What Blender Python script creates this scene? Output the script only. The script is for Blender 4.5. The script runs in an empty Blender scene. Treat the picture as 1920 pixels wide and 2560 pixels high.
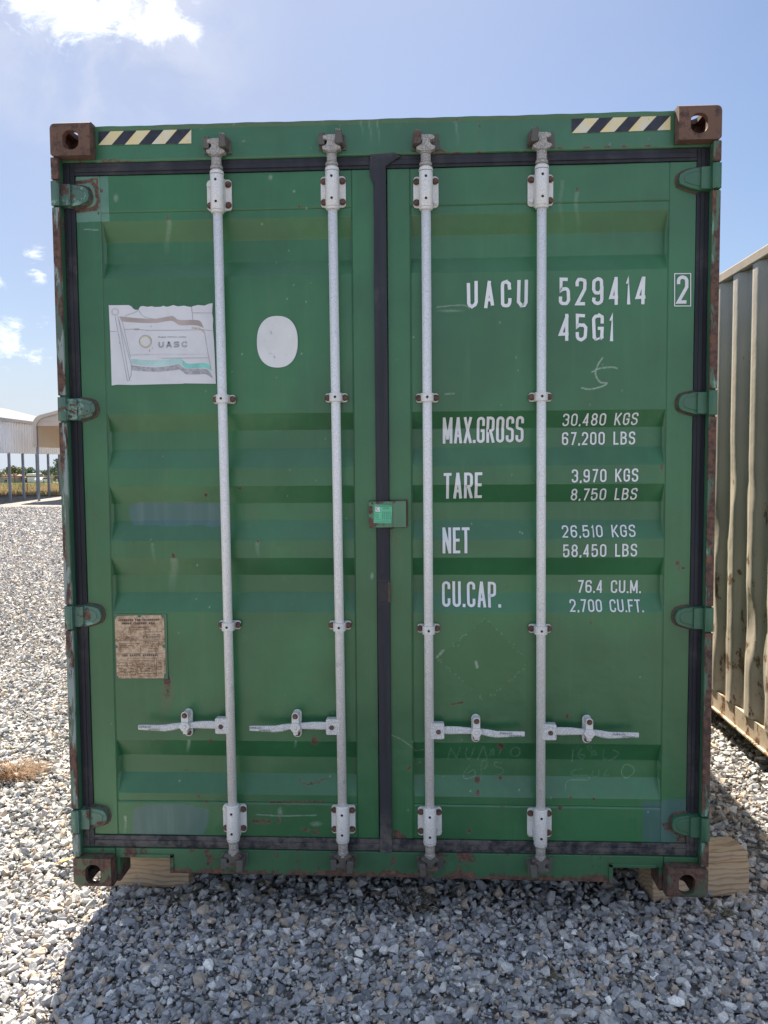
import bpy, bmesh, math, random
import numpy as np
from mathutils import Vector, Matrix, noise as mnoise
random.seed(7); rng = np.random.default_rng(7)
SC = bpy.context.scene
COL = SC.collection
PI = math.pi

# ------------------------------------------------------------------ camera
CAM = np.array([0.15514, -3.03183, 1.65001])
YAW, PITCH, ROLL, F = -0.0486532, -0.0632954, -0.0073188, 2056.336   # F in pixels of a 1920 x 2560 picture
cyw, syw, cp_, sp_ = math.cos(YAW), math.sin(YAW), math.cos(PITCH), math.sin(PITCH)
FWD = np.array([syw*cp_, cyw*cp_, sp_]); R0 = np.array([cyw, -syw, 0.0]); U0 = np.cross(R0, FWD)
RGT = math.cos(ROLL)*R0 + math.sin(ROLL)*U0
UPV = -math.sin(ROLL)*R0 + math.cos(ROLL)*U0
cam_d = bpy.data.cameras.new('camera'); cam = bpy.data.objects.new('camera', cam_d); COL.objects.link(cam)
cam_d.sensor_fit = 'VERTICAL'; cam_d.sensor_height = 24.0; cam_d.lens = F/2560*24.0
cam_d.clip_start = 0.05; cam_d.clip_end = 5000
cam.matrix_world = Matrix(((RGT[0], UPV[0], -FWD[0], CAM[0]), (RGT[1], UPV[1], -FWD[1], CAM[1]),
                           (RGT[2], UPV[2], -FWD[2], CAM[2]), (0, 0, 0, 1)))
SC.camera = cam
# ------------------------------------------------------------------ light
SUN_EL, SUN_AZ = math.radians(51), math.atan2(-0.245, 0.97)      # azimuth from +y towards +x
sun_dir = Vector((math.sin(SUN_AZ)*math.cos(SUN_EL), math.cos(SUN_AZ)*math.cos(SUN_EL), math.sin(SUN_EL)))
sl = bpy.data.lights.new('sun', 'SUN'); sl.energy = 5.0; sl.angle = math.radians(0.53); sl.color = (1.0, 0.90, 0.76)
so = bpy.data.objects.new('sun', sl); COL.objects.link(so)
so.rotation_euler = sun_dir.to_track_quat('Z', 'Y').to_euler()
SKY_STRENGTH = 0.05
vs = SC.view_settings
vs.view_transform = 'Standard'; vs.look = 'None'; vs.gamma = 1.0; vs.use_curve_mapping = False; vs.exposure = 1.49

def ray(px, py):
    return FWD + RGT*(px-960)/F - UPV*(py-1280)/F
def at(px, py, Y=0.0):                     # point of the plane y = Y seen at a pixel of the photograph
    d = ray(px, py); return CAM + d*(Y-CAM[1])/d[1]
def atz(px, py, Z=-0.18):
    d = ray(px, py); return CAM + d*(Z-CAM[2])/d[2]
def proj(P):                               # (n,3) -> pixels
    D = P - CAM; w = D@FWD
    return 960+F*(D@RGT)/w, 1280-F*(D@UPV)/w

# ------------------------------------------------------------------ node helpers
class NT:
    def __init__(s, tree): s.t = tree; s.n = tree.nodes; s.l = tree.links
    def add(s, typ, props=None, **inp):
        nd = s.n.new(typ)
        for k, v in (props or {}).items(): setattr(nd, k, v)
        for k, v in inp.items():
            key = int(k[1:]) if k[0] == '_' and k[1:].isdigit() else k.replace('_', ' ')
            s.put(nd.inputs[key], v)
        return nd
    def put(s, sock, v):
        if isinstance(v, bpy.types.NodeSocket): s.l.new(v, sock)
        elif isinstance(v, bpy.types.Node): s.l.new(v.outputs[0], sock)
        else:
            if isinstance(v, (tuple, list)) and len(v) == 3 and sock.type == 'RGBA': v = (*v, 1)
            sock.default_value = v
    def math(s, op, a, b=0.0, c=0.0, clamp=False):
        nd = s.n.new('ShaderNodeMath'); nd.operation = op; nd.use_clamp = clamp
        s.put(nd.inputs[0], a); s.put(nd.inputs[1], b); s.put(nd.inputs[2], c); return nd.outputs[0]
    def mix(s, f, a, b, mode='MIX'):
        nd = s.n.new('ShaderNodeMix'); nd.data_type = 'RGBA'; nd.blend_type = mode
        s.put(nd.inputs[0], f); s.put(nd.inputs[6], a); s.put(nd.inputs[7], b); return nd.outputs[2]
    def step(s, v, lo, hi, a=0.0, b=1.0):
        nd = s.n.new('ShaderNodeMapRange'); nd.interpolation_type = 'SMOOTHSTEP'
        s.put(nd.inputs[0], v); s.put(nd.inputs[1], lo); s.put(nd.inputs[2], hi); s.put(nd.inputs[3], a); s.put(nd.inputs[4], b)
        return nd.outputs[0]
    def noise(s, vec, scale, detail=4.0, rough=0.55, dist=0.0):
        nd = s.add('ShaderNodeTexNoise', None, Vector=vec, Scale=scale, Detail=detail, Roughness=rough, Distortion=dist)
        return nd.outputs[0]
    def scaled(s, vec, sc, loc=(0, 0, 0)):
        nd = s.add('ShaderNodeMapping', None, Vector=vec, Scale=sc, Location=loc); return nd.outputs[0]

def new_mat(name):
    m = bpy.data.materials.new(name); m.use_nodes = True
    nt = NT(m.node_tree); nt.n.clear()
    out = nt.n.new('ShaderNodeOutputMaterial'); b = nt.n.new('ShaderNodeBsdfPrincipled')
    nt.l.new(b.outputs[0], out.inputs[0])
    tc = nt.n.new('ShaderNodeTexCoord')
    geo = nt.n.new('ShaderNodeNewGeometry')
    return m, nt, b, geo.outputs['Position'], tc.outputs['Object']
def bump(nt, b, h, strength=0.3, dist=0.01):
    nd = nt.add('ShaderNodeBump', None, Strength=strength, Distance=dist, Height=h); nt.put(b.inputs['Normal'], nd)

def flat_mat(name, col, rough=0.6, metal=0.0, var=0.15, scale=12.0):
    m, nt, b, pos, _ = new_mat(name)
    n = nt.noise(pos, scale, 5)
    c = nt.mix(nt.step(n, 0.3, 0.7), tuple(x*(1-var) for x in col), tuple(min(1, x*(1+var)) for x in col))
    nt.put(b.inputs['Base Color'], c); b.inputs['Roughness'].default_value = rough; b.inputs['Metallic'].default_value = metal
    return m

def rust_colour(nt, pos):
    n = nt.noise(pos, 60, 6, 0.65)
    c = nt.mix(nt.step(n, 0.35, 0.65), (0.045, 0.025, 0.020), (0.145, 0.070, 0.045))
    n2 = nt.noise(pos, 23, 3)
    return nt.mix(nt.step(n2, 0.58, 0.72, 0, 0.6), c, (0.24, 0.105, 0.05))

def paint_mat(name, base, rust=0.0, pale=0.0, wear=False, low_rust=None, rough=0.36, stretch=(1, 1, 1), pale_col=(0.16, 0.30, 0.24), scale=14, dust=0.0):
    m, nt, b, pos, _ = new_mat(name)
    n1 = nt.noise(pos, 2.3, 4)
    n2 = nt.noise(nt.scaled(pos, (22, 22, 1.4)), 1.0, 5, 0.6)          # rain streaks running down
    n3 = nt.noise(pos, 90, 4, 0.6)
    c = nt.mix(nt.step(n1, 0.3, 0.7), tuple(x*0.80 for x in base), tuple(x*1.16 for x in base))
    c = nt.mix(nt.step(n2, 0.50, 0.78, 0, 0.30), c, tuple(min(1, x*1.25+0.018) for x in base))
    n2b = nt.noise(nt.scaled(pos, (40, 40, 2.1), (3, 1, 5)), 1.0, 4, 0.6)
    c = nt.mix(nt.step(n2b, 0.60, 0.80, 0, 0.28), c, tuple(x*0.62 for x in base))
    c = nt.mix(nt.step(n3, 0.62, 0.75, 0, 0.25), c, tuple(x*0.7 for x in base))
    n6 = nt.noise(nt.scaled(pos, (55, 55, 1.1), (9, 4, 2)), 1.0, 5, 0.65)
    c = nt.mix(nt.math('MULTIPLY', nt.step(n6, 0.56, 0.76, 0, 0.42), nt.step(n1, 0.38, 0.62)), c, (0.115, 0.105, 0.065))
    n5 = nt.noise(pos, 7, 8, 0.75)
    c = nt.mix(nt.step(n5, 0.58, 0.72, 0, 0.32), c, tuple(min(1, x*1.3+0.012) for x in base))
    r = nt.noise(nt.scaled(pos, stretch), scale, 8, 0.68)
    rmask = 0.0
    if wear:
        at_ = nt.add('ShaderNodeAttribute', {'attribute_name': 'wear'})
        sep = nt.add('ShaderNodeSeparateColor', None, Color=at_.outputs['Color'])
        nz = nt.math('MULTIPLY', nt.math('SUBTRACT', nt.noise(pos, 130, 6, 0.75), 0.5), 1.7)
        g = nt.step(nt.math('ADD', sep.outputs[1], nt.math('MULTIPLY', nz, 0.25)), 0.42, 0.58)
        c = nt.mix(nt.math('MULTIPLY', nt.math('MULTIPLY', nt.step(at_.outputs['Alpha'], 0.05, 0.12), nt.step(at_.outputs['Alpha'], 0.16, 0.30, 1.0, 0.0)), 0.6), c, (0.020, 0.118, 0.030))
        c = nt.mix(nt.math('MULTIPLY', g, 0.72), c, nt.mix(nt.step(n2, 0.45, 0.7), (0.050, 0.115, 0.125), (0.085, 0.155, 0.165)))
        a = nt.step(at_.outputs['Alpha'], 0.2, 0.8)
        c = nt.mix(nt.math('MULTIPLY', a, 0.75), c, nt.mix(nt.step(n5, 0.35, 0.65), (0.085, 0.20, 0.14), (0.14, 0.28, 0.21)))
        k = nt.math('MULTIPLY', sep.outputs[2], nt.step(nt.noise(pos, 160, 3, 0.6), 0.25, 0.6, 0.25, 1.0), clamp=True)
        c = nt.mix(k, c, (0.42, 0.50, 0.42))
        rmask = nt.math('MULTIPLY', nt.step(nt.math('ADD', sep.outputs[0], nz), 0.40, 0.66), nt.step(sep.outputs[0], 0.06, 0.22))
        # a faint brown halo round each rust spot
        c = nt.mix(nt.math('MULTIPLY', nt.step(sep.outputs[0], 0.05, 0.5), 0.45), c, (0.13, 0.095, 0.06))
    if pale:
        c = nt.mix(nt.step(nt.noise(nt.scaled(pos, stretch, (7, 3, 2)), scale*0.7, 7, 0.65), 0.60-pale*0.3, 0.63-pale*0.3), c, pale_col)
    if rust:
        rm = nt.step(r, 0.70-rust*0.4, 0.73-rust*0.4)
        rmask = rm if rmask == 0.0 else nt.math('MAXIMUM', rm, rmask)
    if low_rust:
        z = nt.add('ShaderNodeSeparateXYZ', None, Vector=pos).outputs[2]
        lo, hi, amt = low_rust
        q = nt.math('ADD', nt.step(z, lo, hi, amt, 0.0), nt.math('MULTIPLY', nt.math('SUBTRACT', r, 0.5), 1.6))
        lm = nt.step(q, 0.40, 0.52)
        rmask = lm if rmask == 0.0 else nt.math('MAXIMUM', lm, rmask)
    if dust:
        c = nt.mix(nt.step(nt.noise(pos, 5, 6, 0.7), 0.5, 0.75, 0, dust), c, (0.16, 0.12, 0.085))
    rgh = rough; b.inputs['Specular IOR Level'].default_value = 0.75
    if rmask != 0.0:
        c = nt.mix(rmask, c, rust_colour(nt, pos)); rgh = nt.math('MULTIPLY_ADD', rmask, 0.85-rough, rough)
    nt.put(b.inputs['Base Color'], c); nt.put(b.inputs['Roughness'], rgh)
    h = nt.math('ADD', nt.math('MULTIPLY', nt.noise(pos, 5, 3), 1.0), nt.math('MULTIPLY', n3, 0.06))
    if rmask != 0.0: h = nt.math('SUBTRACT', h, nt.math('MULTIPLY', rmask, 0.10))
    bump(nt, b, h, 0.55, 0.010)
    return m

M = {}
GREEN = (0.024, 0.134, 0.046)
M['door'] = paint_mat('door_green_paint', GREEN, wear=True)
M['green'] = paint_mat('frame_green_paint', (0.045, 0.145, 0.075), rust=0.16, rough=0.45)
M['header'] = paint_mat('header_green_paint', (0.030, 0.132, 0.058), wear=True)
M['sill'] = paint_mat('sill_green_paint', (0.027, 0.112, 0.046), low_rust=(0.035, 0.105, 0.62), rust=0.30, rough=0.5, stretch=(1, 1, 0.6), scale=11)
M['post'] = paint_mat('flaking_post_paint', (0.060, 0.125, 0.075), rust=0.66, pale=0.12, stretch=(1.6, 1.6, 0.35), scale=16, rough=0.6)
M['post_grey'] = paint_mat('flaking_grey_post_paint', (0.075, 0.125, 0.085), rust=0.55, pale=0.36, pale_col=(0.22, 0.27, 0.25), stretch=(1.6, 1.6, 0.3), scale=15, rough=0.6)
M['hinge'] = paint_mat('hinge_pale_green_paint', (0.060, 0.140, 0.098), rust=0.36, pale=0.1, scale=18, rough=0.5)
M['hinge_dark'] = paint_mat('hinge_green_paint', (0.028, 0.112, 0.058), rust=0.20, scale=16, rough=0.5)
M['casting'] = paint_mat('rusty_casting', (0.135, 0.068, 0.042), rust=0.50, scale=20, rough=0.8)
M['casting_low'] = paint_mat('worn_green_casting', (0.075, 0.095, 0.048), rust=0.58, scale=13, rough=0.7)
M['casting_right'] = paint_mat('rusted_green_casting', (0.075, 0.095, 0.055), rust=0.74, scale=9, rough=0.75)
M['rustplate'] = paint_mat('rust_weld', (0.10, 0.055, 0.04), rust=0.6, scale=40, rough=0.85)
M['lockplate'] = paint_mat('lock_cover_paint', (0.065, 0.17, 0.09), rust=0.36, scale=9, rough=0.5)
M['sidegreen'] = paint_mat('side_green_paint', (0.045, 0.15, 0.085), rust=0.1)
M['keeper'] = paint_mat('keeper_iron', (0.085, 0.08, 0.068), rust=0.34, scale=35, rough=0.7)

def gasket_mat():
    m, nt, b, pos, _ = new_mat('black_rubber_gasket')
    n = nt.noise(pos, 3.0, 5, 0.6); n2 = nt.noise(nt.scaled(pos, (30, 30, 2)), 1, 4)
    c = nt.mix(nt.step(n2, 0.35, 0.7), (0.010, 0.011, 0.018), (0.022, 0.023, 0.032))
    z = nt.add('ShaderNodeSeparateXYZ', None, Vector=pos).outputs[2]
    d = nt.math('ADD', nt.step(n, 0.50, 0.72, 0, 0.55), nt.step(z, 0.18, 0.34, 0.95, 0.0), clamp=True)
    c = nt.mix(nt.math('MULTIPLY', d, nt.step(nt.noise(pos, 25, 6, 0.7), 0.35, 0.6)), c, (0.105, 0.095, 0.09))
    nt.put(b.inputs['Base Color'], c); b.inputs['Roughness'].default_value = 0.62
    bump(nt, b, n2, 0.3, 0.003); return m
M['gasket'] = gasket_mat()
M['tape'] = flat_mat('black_tape', (0.012, 0.013, 0.018), 0.45, scale=60, var=0.4)

def galv_mat(name, lo, hi, brown=0.2):
    m, nt, b, pos, _ = new_mat(name)
    v = nt.add('ShaderNodeTexVoronoi', None, Vector=pos, Scale=190.0)
    sp = nt.step(nt.noise(pos, 260, 3, 0.6), 0.40, 0.62)
    c = nt.mix(sp, lo, hi)
    c = nt.mix(nt.step(nt.noise(nt.scaled(pos, (1, 1, 0.3)), 11, 6, 0.7), 0.60, 0.72, 0, brown), c, (0.30, 0.22, 0.17))
    c = nt.mix(nt.step(nt.noise(pos, 30, 5, 0.7), 0.58, 0.7, 0, 0.35), c, tuple(x*0.55 for x in lo))
    nt.put(b.inputs['Base Color'], c); b.inputs['Roughness'].default_value = 0.55; b.inputs['Metallic'].default_value = 0.15
    bump(nt, b, nt.noise(pos, 130, 4), 0.35, 0.002)
    return m
M['rod'] = galv_mat('galvanised_rod', (0.66, 0.65, 0.64), (0.83, 0.82, 0.80))
M['bracket'] = galv_mat('galvanised_bracket', (0.62, 0.61, 0.59), (0.76, 0.75, 0.72), 0.35)
M['lever'] = galv_mat('galvanised_lever', (0.48, 0.48, 0.48), (0.72, 0.72, 0.71), 0.15)
M['camdirty'] = galv_mat('dirty_galvanised_cam', (0.24, 0.22, 0.20), (0.46, 0.44, 0.41), 0.8)
M['bolt'] = paint_mat('rusty_bolt', (0.14, 0.07, 0.045), rust=0.5, scale=70, rough=0.8)
M['dark'] = flat_mat('dark_hole', (0.02, 0.02, 0.022), 0.8)
M['engrave'] = flat_mat('dark_engraving', (0.10, 0.105, 0.12), 0.8)

def white_paint(name, base=(0.74, 0.755, 0.765)):
    m, nt, b, pos, _ = new_mat(name)
    c = nt.mix(nt.step(nt.noise(pos, 9, 5, 0.6), 0.4, 0.75, 0, 0.5), base, tuple(x*0.82 for x in base))
    nt.put(b.inputs['Base Color'], c); b.inputs['Roughness'].default_value = 0.5
    return m
M['letter'] = white_paint('white_lettering')
M['sticker'] = white_paint('faded_white_vinyl', (0.66, 0.66, 0.685))
M['oval'] = white_paint('white_oval_vinyl', (0.68, 0.69, 0.685))
M['ghost'] = flat_mat('faded_grey_print', (0.54, 0.54, 0.565), 0.5)
M['ghost2'] = flat_mat('faint_grey_print', (0.40, 0.40, 0.43), 0.5)
M['ghost_oval'] = flat_mat('faint_seal_print', (0.655, 0.665, 0.66), 0.5)
M['printgrey'] = flat_mat('grey_print', (0.36, 0.355, 0.375), 0.5, var=0.25, scale=90)
M['printbrown'] = flat_mat('faded_brown_print', (0.40, 0.335, 0.31), 0.5)
M['printteal'] = flat_mat('faded_teal_print', (0.42, 0.62, 0.60), 0.5)
M['printteal2'] = flat_mat('teal_print', (0.22, 0.56, 0.50), 0.5)
M['printgold'] = flat_mat('gold_print', (0.50, 0.46, 0.30), 0.5)
M['cream'] = flat_mat('cream_print', (0.68, 0.66, 0.55), 0.5)
M['crack'] = flat_mat('crack_line', (0.28, 0.28, 0.29), 0.7)
M['stain'] = flat_mat('brown_stain', (0.48, 0.42, 0.35), 0.7, var=0.3, scale=60)
def hazard_yellow():
    m, nt, b, pos, _ = new_mat('weathered_yellow_vinyl')
    n = nt.noise(pos, 16, 6, 0.7)
    c = nt.mix(nt.step(n, 0.42, 0.64), (0.72, 0.60, 0.30), (0.66, 0.62, 0.50))
    c = nt.mix(nt.step(nt.noise(pos, 40, 5, 0.7), 0.62, 0.72, 0, 0.6), c, (0.36, 0.24, 0.12))
    nt.put(b.inputs['Base Color'], c); b.inputs['Roughness'].default_value = 0.5; return m
M['yellow'] = hazard_yellow()
M['black'] = flat_mat('black_vinyl', (0.018, 0.020, 0.032), 0.45, var=0.4, scale=30)
def plate_mat():
    m, nt, b, pos, _ = new_mat('stained_data_plate')
    n = nt.noise(pos, 70, 6, 0.75)
    c = nt.mix(nt.step(n, 0.38, 0.62), (0.27, 0.155, 0.085), (0.56, 0.42, 0.28))
    c = nt.mix(nt.step(nt.noise(pos, 200, 3), 0.58, 0.66, 0, 0.8), c, (0.10, 0.055, 0.035))
    c = nt.mix(nt.step(nt.noise(pos, 14, 4), 0.45, 0.7, 0, 0.6), c, (0.60, 0.46, 0.32))
    nt.put(b.inputs['Base Color'], c); b.inputs['Roughness'].default_value = 0.6; return m
M['plate'] = plate_mat()
M['plateink'] = flat_mat('plate_ink', (0.07, 0.045, 0.04), 0.7)
M['label'] = flat_mat('mint_label', (0.13, 0.52, 0.30), 0.5, var=0.08)
M['labelink'] = flat_mat('label_ink', (0.03, 0.13, 0.09), 0.6)

def wood_mat():
    m, nt, b, pos, obj = new_mat('pine_timber')
    v = nt.scaled(obj, (1.2, 9, 9))
    dist = nt.noise(nt.scaled(obj, (1.5, 5, 5)), 2.0, 3)
    sz = nt.add('ShaderNodeSeparateXYZ', None, Vector=obj)
    q = nt.math('ADD', nt.math('MULTIPLY', sz.outputs[2], 330), nt.math('MULTIPLY', dist, 26))
    q = nt.math('ADD', q, nt.math('MULTIPLY', sz.outputs[1], 160))
    w = nt.math('SINE', q)
    c = nt.mix(nt.math('MULTIPLY', nt.step(w, 0.1, 0.98), nt.step(nt.noise(obj, 9, 3), 0.3, 0.7, 0.35, 1.0)), (0.55, 0.40, 0.25), (0.34, 0.215, 0.125))
    c = nt.mix(nt.step(nt.noise(obj, 22, 6, 0.75), 0.56, 0.70, 0, 0.5), c, (0.20, 0.17, 0.13))
    c = nt.mix(nt.step(nt.noise(nt.scaled(obj, (1.2, 60, 60)), 3, 4), 0.4, 0.8, 0, 0.6), c, (0.50, 0.39, 0.27))
    c = nt.mix(nt.step(nt.noise(obj, 5, 4), 0.5, 0.8, 0, 0.35), c, (0.33, 0.27, 0.20))
    nt.put(b.inputs['Base Color'], c); b.inputs['Roughness'].default_value = 0.75
    bump(nt, b, w, 0.25, 0.002); return m
M['wood'] = wood_mat()

def tan_mat(name, base, spots=0.5):
    m, nt, b, pos, _ = new_mat(name)
    z = nt.add('ShaderNodeSeparateXYZ', None, Vector=pos).outputs[2]
    n1 = nt.noise(pos, 1.8, 5)
    c = nt.mix(nt.step(n1, 0.3, 0.7), tuple(x*0.86 for x in base), tuple(min(1, x*1.08) for x in base))
    st = nt.noise(nt.scaled(pos, (30, 30, 1.2)), 1, 5, 0.6)
    c = nt.mix(nt.step(st, 0.5, 0.8, 0, 0.3), c, tuple(x*0.66 for x in base))
    r = nt.noise(nt.scaled(pos, (1, 1, 0.8)), 9, 7, 0.66)
    lim = nt.step(z, 0.0, 2.4, 0.555, 0.70)
    mk = nt.step(nt.math('SUBTRACT', r, lim), 0.0, 0.025)
    halo = nt.step(nt.math('SUBTRACT', r, lim), -0.07, 0.02, 0, 0.55*spots)
    c = nt.mix(halo, c, (0.30, 0.20, 0.11))
    c = nt.mix(nt.math('MULTIPLY', mk, spots+0.3, clamp=True), c, nt.mix(nt.step(nt.noise(pos, 40, 4), 0.4, 0.6), (0.07, 0.035, 0.02), (0.20, 0.09, 0.035)))
    nt.put(b.inputs['Base Color'], c); b.inputs['Roughness'].default_value = 0.55
    bump(nt, b, nt.noise(pos, 4, 4), 0.5, 0.012); return m
M['tan'] = tan_mat('faded_beige_paint', (0.55, 0.49, 0.40))
M['tanrail'] = tan_mat('faded_beige_rail_paint', (0.50, 0.41, 0.30), 1.0)

# ------------------------------------------------------------------ mesh helpers
def tag(o, label=None, cat=None, group=None, kind=None):
    if label: o['label'] = label
    if cat: o['category'] = cat
    if group: o['group'] = group
    if kind: o['kind'] = kind
    return o
def empty(name, loc=(0, 0, 0), rz=0.0):
    o = bpy.data.objects.new(name, None); COL.objects.link(o); o.location = loc; o.rotation_euler = (0, 0, rz)
    o.empty_display_size = 0.2; return o
def link_mesh(name, me, parent=None, mats=()):
    for m in mats: me.materials.append(M[m] if isinstance(m, str) else m)
    o = bpy.data.objects.new(name, me); COL.objects.link(o)
    if parent: o.parent = parent
    return o
class MB:
    def __init__(s): s.v = []; s.f = []; s.m = []; s.sm = []
    def add(s, vs, fs, mi=0, smooth=False):
        b = len(s.v); s.v += [tuple(map(float, p)) for p in vs]
        for f in fs: s.f.append(tuple(b+i for i in f)); s.m.append(mi); s.sm.append(smooth)
    def box(s, x0, x1, y0, y1, z0, z1, mi=0):
        vs = [(x, y, z) for x in (x0, x1) for y in (y0, y1) for z in (z0, z1)]
        s.add(vs, [(0, 1, 3, 2), (4, 6, 7, 5), (0, 4, 5, 1), (2, 3, 7, 6), (0, 2, 6, 4), (1, 5, 7, 3)], mi)
    def prism(s, poly, y0, y1, mi=0, poly2=None, smooth=False):   # poly in (x, z), extruded along y (y0 = front)
        n = len(poly); p2 = poly2 or poly
        vs = [(x, y0, z) for x, z in poly] + [(x, y1, z) for x, z in p2]
        a = sum(poly[i][0]*poly[(i+1) % n][1]-poly[(i+1) % n][0]*poly[i][1] for i in range(n))
        fr = tuple(range(n)) if a > 0 else tuple(range(n-1, -1, -1))
        s.add(vs, [fr, tuple(i+n for i in reversed(fr))], mi)
        b = len(s.v)-2*n
        for i in range(n):
            j = (i+1) % n
            q = (b+i, b+i+n, b+j+n, b+j) if a > 0 else (b+j, b+j+n, b+i+n, b+i)
            s.f.append(q); s.m.append(mi); s.sm.append(smooth)
    def cyl(s, p0, p1, r0, r1=None, seg=16, mi=0, cap=True, smooth=True, ph=0.0):
        r1 = r0 if r1 is None else r1
        p0 = Vector(p0); p1 = Vector(p1); d = (p1-p0).normalized()
        a = d.orthogonal().normalized(); c = d.cross(a)
        vs = []
        for p, r in ((p0, r0), (p1, r1)):
            for i in range(seg):
                t = 2*PI*i/seg+ph; vs.append(tuple(p+a*(r*math.cos(t))+c*(r*math.sin(t))))
        s.add(vs, [(i, (i+1) % seg, (i+1) % seg+seg, i+seg) for i in range(seg)], mi, smooth)
        if cap:
            b = len(s.v)-2*seg
            s.f.append(tuple(b+i for i in range(seg-1, -1, -1))); s.m.append(mi); s.sm.append(False)
            s.f.append(tuple(b+seg+i for i in range(seg))); s.m.append(mi); s.sm.append(False)
    def bolt(s, x, y, z, r=0.0105, mi=0, ang=0.3):      # hex head facing -y with washer
        s.cyl((x, y, z), (x, y-0.003, z), r*1.25, seg=14, mi=mi)
        s.cyl((x, y-0.003, z), (x, y-0.010, z), r, r*0.93, seg=6, mi=mi, smooth=False, ph=ang)
    def loft(s, secs, mi=0, smooth=False):               # list of rings with equal counts
        n = len(secs[0]); b = len(s.v)
        for r in secs: s.v += [tuple(map(float, p)) for p in r]
        for k in range(len(secs)-1):
            for i in range(n):
                j = (i+1) % n
                s.f.append((b+k*n+i, b+k*n+j, b+(k+1)*n+j, b+(k+1)*n+i)); s.m.append(mi); s.sm.append(smooth)
        s.f.append(tuple(b+i for i in range(n-1, -1, -1))); s.m.append(mi); s.sm.append(False)
        s.f.append(tuple(b+(len(secs)-1)*n+i for i in range(n))); s.m.append(mi); s.sm.append(False)
    def mesh(s, name):
        me = bpy.data.meshes.new(name); me.from_pydata(s.v, [], s.f); 
        me.polygons.foreach_set('material_index', s.m); me.polygons.foreach_set('use_smooth', s.sm); me.update(); return me
    def build(s, name, mats, parent=None, bevel=0.0, fix=True, seg=2):
        me = s.mesh(name)
        if fix:
            bm = bmesh.new(); bm.from_mesh(me); bmesh.ops.recalc_face_normals(bm, faces=bm.faces[:]); bm.to_mesh(me); bm.free()
        if isinstance(mats, str): mats = (mats,)
        o = link_mesh(name, me, parent, mats)
        if bevel:
            b = o.modifiers.new('bevel', 'BEVEL'); b.width = bevel; b.segments = seg; b.limit_method = 'ANGLE'; b.angle_limit = math.radians(35)
        return o
def rrect(cx, cz, w, h, r, n=5):
    out = []
    for sx, sz, a0 in ((1, 1, 0), (-1, 1, 90), (-1, -1, 180), (1, -1, 270)):
        for k in range(n+1):
            a = math.radians(a0+90*k/n); out.append((cx+sx*(w/2-r)+r*math.cos(a), cz+sz*(h/2-r)+r*math.sin(a)))
    return out
def np_mesh(name, V, Fq, nper):
    me = bpy.data.meshes.new(name); nf = len(Fq)
    me.vertices.add(len(V)); me.vertices.foreach_set('co', np.asarray(V, dtype=np.float32).ravel())
    me.loops.add(nf*nper); me.loops.foreach_set('vertex_index', np.asarray(Fq, dtype=np.int32).ravel())
    me.polygons.add(nf); me.polygons.foreach_set('loop_start', np.arange(0, nf*nper, nper, dtype=np.int32))
    me.update(calc_edges=True); return me

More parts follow.
